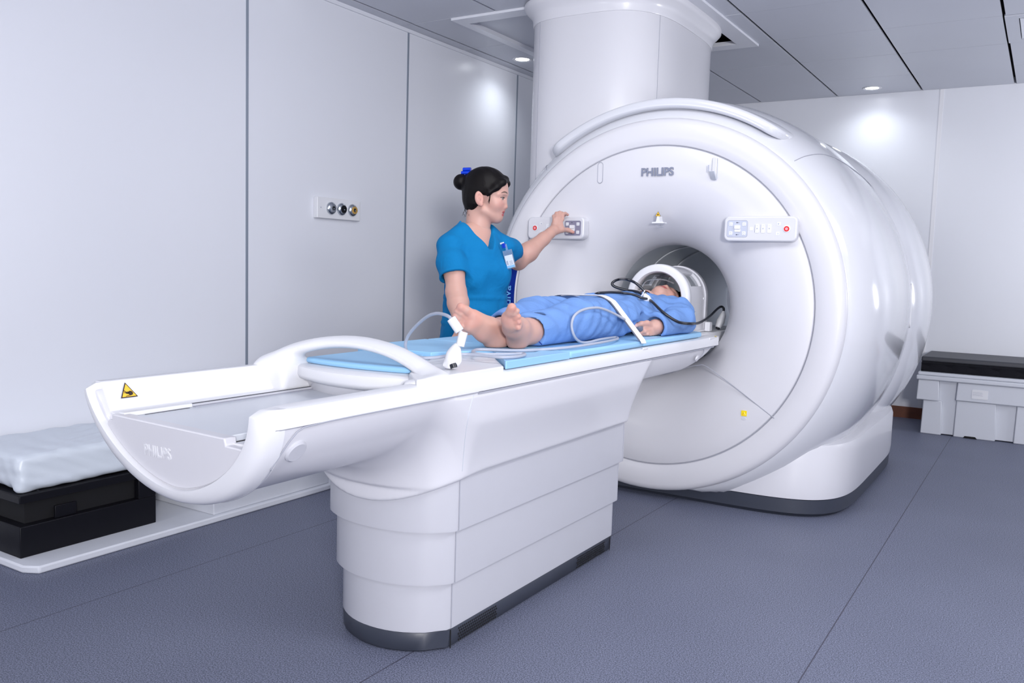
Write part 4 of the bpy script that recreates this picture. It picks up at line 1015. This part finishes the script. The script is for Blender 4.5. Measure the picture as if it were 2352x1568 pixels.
tv = s.mesh(1); parts.append(tv); tints.append(skin_tint(tv[0], [(thb[-1], .011, srgb(226, 190, 184), .7)]+[(f[-1], .012, PINK, .5) for f in pf]))
# right hand at the far side
s = SDF((-1.82, 3.02, .80), (-1.62, 3.45, .92), .004)
s.chain([(-1.755, 3.42, .86), (-1.735, 3.25, .845), (-1.73, 3.21, .842)], [.036, .026, .024], .01); s.ell((-1.728, 3.165, .840), (.034, .045, .018), .012)
for k in range(4): s.chain([(-1.752+.016*k, 3.13, .842), (-1.752+.016*k, 3.09, .840), (-1.752+.016*k, 3.065, .830)], [.0095, .009, .008], .006)
s.chain([(-1.695, 3.18, .845), (-1.682, 3.14, .842), (-1.684, 3.115, .838)], [.012, .0105, .009], .008)
s.half((0, 0, .8138), (0, 0, -1))
tv = s.mesh(1); parts.append(tv); tints.append(skin_tint(tv[0]))
# bare feet
def depth(p): return float((np.array(p)-CP)@_fw)
lh, lt_ = onx(1188, 783, -1.435), onx(1176, 705, -1.365)
dh, dt = depth(lh), depth(lt_)
ft = lambda x, y, k: P(x, y, dh+(dt-dh)*k)
s = SDF((-1.60, 2.0, .79), (-1.28, 2.62, 1.02), .0026)
s.ell(ft(1187, 783, 0), (.029, .034, .030), .01)
s.chain([ft(1188, 778, .05), ft(1183, 757, .45), ft(1186, 745, .72)], [.027, .021, .0155], .02)
s.chain([ft(1186, 775, .08), ft(1173, 752, .45), ft(1167, 730, .75)], [.027, .022, .019], .02)
s.ell(ft(1176, 735, .72), (.026, .014, .022), .02, R=np.stack([RH, FH, ZU], 1))
s.chain([ft(1168, 727, .78), ft(1172, 716, .9), ft(1175.5, 706, .97)], [.018, .013, .0140], .008)
for x0, y0, x1, y1, k, r in ((1177, 728, 1187, 714, .92, .0088), (1180, 735, 1190.5, 726.5, .88, .0084), (1182, 743, 1191.5, 739, .84, .0082), (1184, 751, 1190.5, 752, .80, .0086)):
    s.chain([ft(x0, y0, k-.14), ft((x0+x1)/2, (y0+y1)/2, k-.02), ft(x1, y1, k)], [r*1.2, r*.85, r*1.08], .005)
an = np.array([-1.437, 2.425, .862]); s.chain([ft(1190, 778, -.12), ft(1198, 762, .02)*.35+an*.65, an, np.array([-1.432, 2.60, .875])], [.031, .034, .033, .042], .025)
s.chain([ft(1176, 742, .62), ft(1192, 752, .2), an], [.019, .028, .033], .03)
s.ell(ft(1216, 776, -.35), (.012, .012, .012), .012)
s.half((0, 0, .8125), (0, 0, -1))
tv = s.mesh(1); parts.append(tv)
SOLE = srgb(208, 150, 136)
tints.append(skin_tint(tv[0], [(ft(1176, 706, 1), .018, SOLE, .7), (ft(1172, 730, .8), .03, SOLE, .5), (ft(1187, 788, 0), .034, SOLE, .6)]+[(ft(a, b, .88), .013, SOLE, .7) for a, b in ((1187, 714), (1190, 727), (1191, 739), (1190, 752))]))
rh, rt = onx(1138, 783, -1.505), onx(1056, 705, -1.545)
dh, dt = depth(rh), depth(rt)
s = SDF((-1.75, 1.98, .79), (-1.38, 2.62, 1.02), .0026)
s.ell(ft(1137, 784, 0), (.030, .032, .028), .012)
s.chain([ft(1136, 784, .0), ft(1108, 767, .42), ft(1078, 752, .74)], [.028, .021, .0165], .02)
s.chain([ft(1138, 776, .08), ft(1115, 751, .45), ft(1088, 727, .74)], [.029, .023, .019], .025)
s.ell(ft(1080, 738, .76), (.024, .016, .024), .02, R=np.stack([RH, FH, ZU], 1))
s.chain([ft(1084, 723, .8), ft(1071, 713, .92), ft(1058.5, 705.5, 1.0)], [.0185, .0135, .0142], .008)
for x0, y0, x1, y1, k, r in ((1068, 728, 1049, 714.5, .98, .0088), (1064, 736, 1045.5, 725, .94, .0084), (1063, 744, 1048, 736, .90, .0080), (1066, 752, 1053, 747, .85, .0082)):
    s.chain([ft(x0, y0, k-.14), ft((x0+x1)/2, (y0+y1)/2, k-.02), ft(x1, y1, k)], [r*1.25, r*.88, r*1.08], .005)
an = np.array([-1.548, 2.42, .860]); s.chain([ft(1142, 776, -.1), ft(1150, 770, -.1)*.4+an*.6, an, np.array([-1.575, 2.60, .875])], [.031, .033, .033, .042], .025)
s.chain([ft(1098, 734, .6), ft(1128, 752, .2), ft(1150, 764, -.05), an], [.017, .025, .029, .033], .03)
s.half((0, 0, .8125), (0, 0, -1))
tv = s.mesh(1); parts.append(tv)
tints.append(skin_tint(tv[0], [(ft(1058, 705, 1), .02, SOLE, .7), (ft(1082, 730, .8), .036, SOLE, .6), (ft(1135, 788, 0), .036, SOLE, .6), (ft(1100, 768, .5), .025, SOLE, .4)]+[(ft(a, b, .92), .013, SOLE, .7) for a, b in ((1048, 714), (1045, 725), (1048, 736), (1053, 747))]))
np_object('body', parts, M['skin'], Q, np.concatenate(tints))
hs = hair_sdf(False); hs.half((-.084, .02, 0), (-1, .36, 0)); np_object('hair', [place(hs.mesh(1), HM2)], M['hair'], Q)
# pyjama top
s = SDF((-1.84, 2.90, .80), (-1.24, 3.72, 1.06), .0048)
s.ell((PX, 3.44, .893), (.168, .21, .086), .03); s.ell((PX, 3.20, .888), (.172, .20, .080), .06); s.ell((PX+.003, 3.06, .880), (.178, .13, .078), .06)
for q in (-1, 1): s.cone((PX+q*.04, 3.61, .905), (PX+q*.155, 3.56, .89), .058, .063, .04)
s.chain([shl, elb, cuff], [.064, .056, .055], .03); s.cone(elb, elb+np.array([.012, .035, -.028]), .04, .03, .03)
s.chain([(-1.685, 3.56, .89), (-1.757, 3.43, .865), (-1.742, 3.27, .852)], [.064, .055, .05], .03)
s.op(s.lo, s.lo+s.h*s.n, lambda p: .8135-p[..., 2], .01, 'i')
s.warp(lambda p: folds(p, [((1, .5, .3), .085, .0050, .4), ((-.7, .8, .2), .07, .0042, 2.1), ((.2, 1, -.4), .06, .0034, 3.7), ((1, -.2, .8), .045, .0022, 5.)])*np.clip((p[..., 2]-.815)/.03, 0, 1))
s.cone(cuff+(cuff-elb)*.02, cuff+(cuff-elb)*1.2, .040, .042, .005, 's'); s.op(cuff-[.1, .12, .1], cuff+[.1, .02, .1], lambda p: np.maximum(np.sqrt(((p-cuff-[0, -.03, 0])**2).sum(-1))-.075, p[..., 1]-(cuff[1]-.012)), .004, 's')
s.cone(HO2+np.array([0, -.10, .0]), HO2+np.array([0, -.2, .075]), .052, .05, .008, 's')
top = np_object('pyjama_top', [s.mesh(2)], M['gown'], Q)
# trousers
s = SDF((-1.80, 2.34, .80), (-1.26, 3.20, 1.02), .0048)
s.ell((PX+.005, 3.04, .875), (.168, .15, .075), .03)
for pts, rs in (([(-1.60, 3.02, .880), (-1.600, 2.72, .886), (-1.562, 2.44, .866)], [.083, .072, .056]), ([(-1.44, 3.02, .880), (-1.425, 2.72, .886), (-1.436, 2.42, .864)], [.086, .074, .060])):
    s.chain(pts, rs, .03)
for o, d in ((np.array([-1.56, 2.44, .866]), np.array([.1, -1, -.12])), (np.array([-1.436, 2.415, .864]), np.array([.1, -1, -.35]))):
    d = d/np.linalg.norm(d); s.op(o-.11, o+.11, lambda p, o=o, d=d: np.maximum(np.sqrt(((p-o)**2).sum(-1))-.068, -((p-o)@d)), .003, 's'); s.cone(o-d*.05, o+d*.06, .042, .046, .005, 's')
s.op(s.lo, s.lo+s.h*s.n, lambda p: .8135-p[..., 2], .01, 'i')
s.warp(lambda p: folds(p, [((1, .35, .5), .09, .0046, 1.2), ((-.5, 1, .4), .075, .004, .3), ((.3, .9, -.8), .055, .0028, 4.4)])*np.clip((p[..., 2]-.815)/.03, 0, 1))
tro = np_object('trousers', [s.mesh(2)], M['gown'], Q)
# ================================================================== HEAD COIL
from mathutils.bvhtree import BVHTree
def bvh(*objs):
    V, F_ = [], []
    for o in objs:
        dg = bpy.context.evaluated_depsgraph_get(); me = o.evaluated_get(dg).to_mesh(); k = len(V)
        V += [o.matrix_world@v.co for v in me.vertices]; F_ += [tuple(i+k for i in p.vertices) for p in me.polygons]; o.evaluated_get(dg).to_mesh_clear()
    return BVHTree.FromPolygons(V, F_)
bpy.context.view_layer.update()
PADS = [o for o in bpy.data.objects if o.name.startswith('table_pad')]
SURF = bvh(top, tro, *PADS)
def cast(px, py, off=0.005, default=None):
    d = Vector(ray(px, py)); h = SURF.ray_cast(Vector(CP), d.normalized())
    if h[0] is None: return np.array(default if default is not None else onz(px, py, .815))
    n = h[1] if h[1].dot(d) < 0 else -h[1]
    return np.array(h[0]+n*off)
HX, AZ = -1.527, .950
def uarch(r, zb, y, a0=0, a1=180, n=36):
    pts = []
    if a0 == 0: pts += [(HX+r, y, zb), (HX+r, y, (zb+AZ)/2)]
    pts += [(HX+r*math.cos(math.radians(a0+(a1-a0)*i/n)), y, AZ+r*math.sin(math.radians(a0+(a1-a0)*i/n))) for i in range(n+1)]
    if a1 == 180: pts += [(HX-r, y, (zb+AZ)/2), (HX-r, y, zb)]
    return pts
def arch_shell(name, prof, m, par, zb=.799, a0=0, a1=180):
    """prof: closed loop of (radius, y)"""
    rows = [uarch(r, zb, y, a0, a1) for r, y in prof]; k = len(rows[0])
    return MB().loft([[rw_[i] for rw_ in rows] for i in range(k)]).build(name, m, par, angle=45)
K = thing('head_coil', 'white arched head coil around the patient head at the bore mouth', 'head coil', (HX, 3.85, .79))
arch_shell('front_rim', [(.113, 3.735), (.113, 3.722), (.119, 3.712), (.142, 3.710), (.150, 3.716), (.152, 3.73), (.152, 3.752), (.146, 3.758), (.117, 3.758)], M['bright'], K)
for a0, a1, y0, y1 in ((0, 22, 3.757, 3.965), (22, 52, 3.757, 3.80), (22, 52, 3.925, 3.965), (52, 128, 3.757, 3.965), (128, 158, 3.757, 3.80), (128, 158, 3.925, 3.965), (158, 180, 3.757, 3.965)):
    arch_shell('outer_shell', [(.127, y0), (.144, y0), (.1435, (y0+y1)/2), (.141, y1), (.127, y1)], M['white'], K, a0=a0, a1=a1)
for a0, a1 in ((24, 50), (130, 156)): arch_shell('window_pane', [(.130, 3.80), (.133, 3.80), (.132, 3.925), (.129, 3.925)], M['clear'], K, a0=a0, a1=a1)
arch_shell('rear_band', [(.120, 3.963), (.147, 3.963), (.148, 3.99), (.14, 4.0), (.120, 4.0)], M['white'], K)
MB().prism(rrect(HX-.155, HX+.155, 3.715, 4.06, .02), .7885, .799, 'z').build('coil_base', M['white'], K, bevel=.006)
MB().prism(rrect(HX-.09, HX+.09, 3.735, 3.95, .03), .799, .801, 'z').build('base_pad', M['bright'], K, bevel=.004)
for q in (-1, 1):
    s = SDF((HX+q*.099-.03, 3.68, .82), (HX+q*.099+.03, 3.83, .97), .004)
    s.ell((HX+q*.099, 3.755, .880), (.0135, .05, .042), .01); np_object('ear_cushion', [s.mesh(2)], M['strap'], K)
MB().box(HX+.143, HX+.146, 3.80, 3.86, .868, .884).build('coil_label', M['plate'], K); MB().box(HX+.1445, HX+.1462, 3.805, 3.835, .886, .889).build('coil_caption', M['icon'], K)
MB().lathe([(0, .003), (.006, .003), (.007, 0)], (HX+.1435, 3.94, .945), (1, 0, .0), 16).build('latch_button', M['bright'], K)
# mirror held above the face
MB().tube(cm([(HX-.10, 3.74, .955), (HX-.085, 3.745, 1.0), (HX-.06, 3.75, 1.025), (HX+.01, 3.755, 1.03), (HX+.06, 3.765, 1.015)], 5), .003, 8).build('mirror_frame', M['clear'], K)
MB().box(HX-.05, HX+.05, 3.80, 3.86, 1.043, 1.047).build('mirror', M['steel'], K, bevel=.002)
MB().box(HX-.112, HX-.098, 3.725, 3.765, .905, .975).build('side_card', M['bright'], K, bevel=.003)
# bright connector block standing beside the coil
MB().box(HX+.152, HX+.178, 3.945, 3.985, .79, .835).build('latch_post', M['bright'], K, bevel=.004)
# ================================================================== black cable with its fittings
c_end = onz(1650, 752, .80); dE = depth(c_end)
C1 = thing('coil_cable', 'black rubber cable looping over the chest to a white plug beside the coil', 'cable', (c_end[0], c_end[1], .79))
def drape(pts, off, n=6, closed=()):
    '''pixel path laid on the cloth: nearest surface over a short stretch, so it never dips into a fold'''
    pp = cm([(x, y, 0) for x, y in pts], n); dd = []
    for p in pp:
        d = Vector(ray(p[0], p[1])); h = SURF.ray_cast(Vector(CP), d.normalized())
        dd.append(depth(h[0]) if h[0] is not None else np.nan)
    dd = np.array(dd); ok = ~np.isnan(dd); dd = np.interp(np.arange(len(dd)), np.where(ok)[0], dd[ok])
    k = 4; mn = np.array([dd[max(0, i-k):i+k+1].min() for i in range(len(dd))])
    sm = np.array([mn[max(0, i-k):i+k+1].mean() for i in range(len(dd))])
    return [P(p[0], p[1], d-off) for p, d in zip(pp, sm)]
def lerp(a, b, t): return a+(b-a)*t
arm = drape([(1487, 686), (1498, 693), (1523, 717), (1551, 736), (1570, 742), (1590, 743)], .034)
jn = arm[0]; dj = depth(jn); da = depth(arm[-1])
arm2 = cm([arm[-1], P(1606, 741, lerp(da, dE, .4)), P(1628, 728, lerp(da, dE, .75)), P(1648, 709, lerp(da, dE, .95)), P(1657, 704, dE), P(1662, 708, dE), P(1662, 714, dE)], 7)
MB().tube(arm[:-1]+list(arm2), .0058, 10).build('cable', M['cable'], C1, angle=180)
back = drape([(1410, 657), (1423, 662), (1443, 667), (1460, 669), (1474, 674)][2:], .04)
db = depth(back[0])
lp = cm([jn, P(1481, 671, dj), P(1472, 660, dj), P(1457, 648, dj), P(1440, 641.5, dj-.01), P(1424, 641, db), P(1412, 645, db), P(1406, 651, db), P(1410, 657, db), P(1423, 662, db), back[0]], 7)
MB().tube(list(lp)[:-1]+back, .0058, 10).build('cable', M['cable'], C1, angle=180)
l2 = drape([(1487, 686), (1474, 684), (1460, 678), (1445, 674.5), (1428, 672.5)], .04); de = depth(l2[-1])
l2b = cm([l2[-1], P(1405, 671, de-.04), P(1388, 671.5, de-.08), P(1374, 673, de-.10), P(1366, 676, de-.07)], 6)
MB().tube(l2[:-1]+list(l2b), .0052, 10).build('cable', M['cable'], C1, angle=180)
s = SDF(jn-.05, jn+.05, .0025)
s.chain([P(1481, 678, dj-.004), P(1486, 686, dj-.006), P(1494, 692, dj-.004)], [.010, .0145, .0085], .008)
np_object('cable_joint', [s.mesh(2)], M['bright'], C1)
MB().tube([P(1481.5, 666, dj-.016), P(1474.5, 678, dj-.016), P(1467.5, 687, dj-.006)], .0022, 6).build('cable_tie', M['bright'], C1)
s = SDF(c_end-.10, c_end+.12, .003)
s.chain([P(1661.5, 716, dE), P(1660.5, 723, dE)], [.0075, .009], .006); s.chain([P(1660, 725, dE), P(1655, 738, dE), P(1650.5, 748, dE-.004)], [.016, .0185, .0165], .008)
s.half((0, 0, .7925), (0, 0, -1))
np_object('plug', [s.mesh(2)], M['bright'], C1)
MB().cyl(P(1650.5, 748, dE-.004), P(1648, 754.5, dE-.008), .0125, .011, 18).build('plug_socket', M['cable'], C1)
# ================================================================== strap across the thighs
sp, su = [], []
SB = bvh(top, tro)
N = 40
for i in range(N+1):
    x = -1.835+.577*i/N; y = 2.982-.046*i/N
    zs = []
    for dy in (-.028, -.021, -.01, 0, .01, .021):
        h = SB.ray_cast(Vector((x, y+dy, 1.3)), Vector((0, 0, -1))); zs.append(h[0].z if h[0] is not None else .812)
    sp.append([x, y, max(max(zs), .812)])
z = np.array([p[2] for p in sp])
hull = z.copy()
for i in range(N+1):
    for a in range(0, i+1):
        for b in range(i, N+1):
            if b > a: hull[i] = max(hull[i], z[a]+(z[b]-z[a])*(i-a)/(b-a))
for i in range(N+1): sp[i][2] = hull[i]+.005
sp = [(-1.8395, 2.985, .806)]+[tuple(p) for p in sp]+[(-1.2525, 2.935, .811), (-1.2495, 2.9345, .8035)]
t = thing('positioning_strap', 'white webbing strap laid across the thighs of the patient', 'strap', (-1.54, 2.96, .80))
web = MB().ribbon(sp, [Vector((-1, 0, .6))]+[Vector((0, 0, 1))]*(len(sp)-3)+[Vector((1, 0, 1)), Vector((1, 0, .1))], .040, .0026).build('webbing', M['strap'], t, bevel=.0008)
MB().ribbon([(p[0], p[1]-.024, p[2]-.002) for p in sp[4:-2]], Vector((0, 0, 1)), .008, .0022).build('webbing_edge', M['bulb'], t)
SURF = bvh(top, tro, web, *PADS)
# ================================================================== call hose: plug, cuffs, grey hose, squeeze bulb
pb = onz(1037, 846, .802); dP = depth(pb)
H_ = thing('call_bulb_hose', 'grey air hose from a white plug at the feet to a squeeze bulb in hand', 'hose', (pb[0], pb[1], .80))
s = SDF(P(1040, 822, dP)-.07, P(1040, 822, dP)+.07, .0022)
s.chain([P(1049, 794, dP), P(1046, 803, dP), P(1042, 815, dP), P(1038, 830, dP), P(1035, 840, dP)], [.0085, .0135, .019, .0195, .0165], .006)
s.cone(P(1048, 806, dP), P(1053, 828, dP), .006, .007, .012); s.cone(P(1023, 833, dP-.006), P(1019, 838, dP-.006), .005, .004, .006)
s.half((0, 0, .8015), (0, 0, -1))
np_object('plug', [s.mesh(2)], M['bright'], H_)
MB().cyl(P(1040, 836, dP-.012), P(1043, 844.5, dP-.014), .0105, .0095, 18).build('plug_socket', M['cable'], H_)
MB().cyl(P(1036, 731, dP), P(1056, 760.5, dP), .0125, .0125, 10).build('hose_cuff', M['bright'], H_, bevel=.0015, angle=50)
MB().cyl(P(1064.5, 762, dP), P(1056.5, 795, dP), .0125, .0115, 10).build('hose_cuff', M['bright'], H_, bevel=.0015, angle=50)
MB().cyl(P(1054, 757, dP), P(1063, 766, dP), .004, .004, 8).build('cuff_link', M['plate'], H_)
land = onz(935, 807, .8175); dL = depth(land)
hz = [P(1040, 737, dP), P(1031, 727, lerp(dP, dL, .05)), P(1016, 721, lerp(dP, dL, .2)), P(1000, 720, lerp(dP, dL, .35)), P(981, 727, lerp(dP, dL, .55)), P(956, 748, lerp(dP, dL, .8)), P(937, 772, lerp(dP, dL, .95)), P(931, 793, dL), land]
fl = [(945, 816), (962, 820.5), (981, 822), (1005, 820.5), (1030, 816.5), (1063, 813.5), (1100, 815.5), (1147, 820), (1180, 819.5), (1200, 816.5), (1206, 813.5), (1196, 812), (1170, 813), (1130, 813.5), (1098, 812.5), (1086, 809.5), (1089, 805), (1104, 802.5), (1155, 804), (1200, 804.5), (1232, 803.3)]
hz += [onz(x, y, .8178) for x, y in fl]
hz = cm(hz, 5)
h2 = drape([(1240, 803), (1275, 800.5), (1310, 797), (1350, 791.5), (1385, 785.5), (1408, 781), (1419, 777.5), (1415, 774.5), (1400, 776), (1375, 780), (1350, 786), (1333, 785), (1321, 775), (1314, 758), (1313, 742), (1318, 727), (1329, 716), (1345, 709.5), (1360, 707), (1376, 707), (1395, 713), (1418, 724), (1432, 732)], .025, 4)
h3 = cm([h2[-1], P(1440, 736.5, lerp(depth(h2[-1]), 3.392, .6)), P(1452, 742.5, 3.392)], 4)
hz = list(hz[:-1])+h2+list(h3[1:])
MB().tube(hz, .0047, 9).build('hose', M['hose'], H_, angle=180)
s = SDF(P(1465, 750, 3.392)-.06, P(1465, 750, 3.392)+.06, .0025)
s.chain([P(1449, 740.5, 3.392), P(1455, 743.5, 3.392), P(1467, 751, 3.395), P(1474, 755.5, 3.399)], [.0065, .009, .0185, .0165], .008)
np_object('squeeze_bulb', [s.mesh(2)], M['bulb'], H_)
# navy piping on the pyjamas
for o, pts in ((tro, [(1215, 750), (1221, 759), (1227, 769), (1238, 784), (1250, 796)]), (tro, [(1199, 740), (1212, 740), (1223, 742.5), (1232, 749)])):
    B1 = bvh(o); q = []
    for x, y in cm([(a, b, 0) for a, b in pts], 4)and [(p[0], p[1]) for p in cm([(a, b, 0) for a, b in pts], 4)]:
        h = B1.ray_cast(Vector(CP), Vector(ray(x, y)).normalized())
        if h[0] is not None: q.append(h[0]-Vector(ray(x, y)).normalized()*.0008)
    if len(q) > 2 and max((q[i+1]-q[i]).length for i in range(len(q)-1)) < .05: MB().tube(q, .0019, 6).build('piping', M['piping'], o, angle=180)
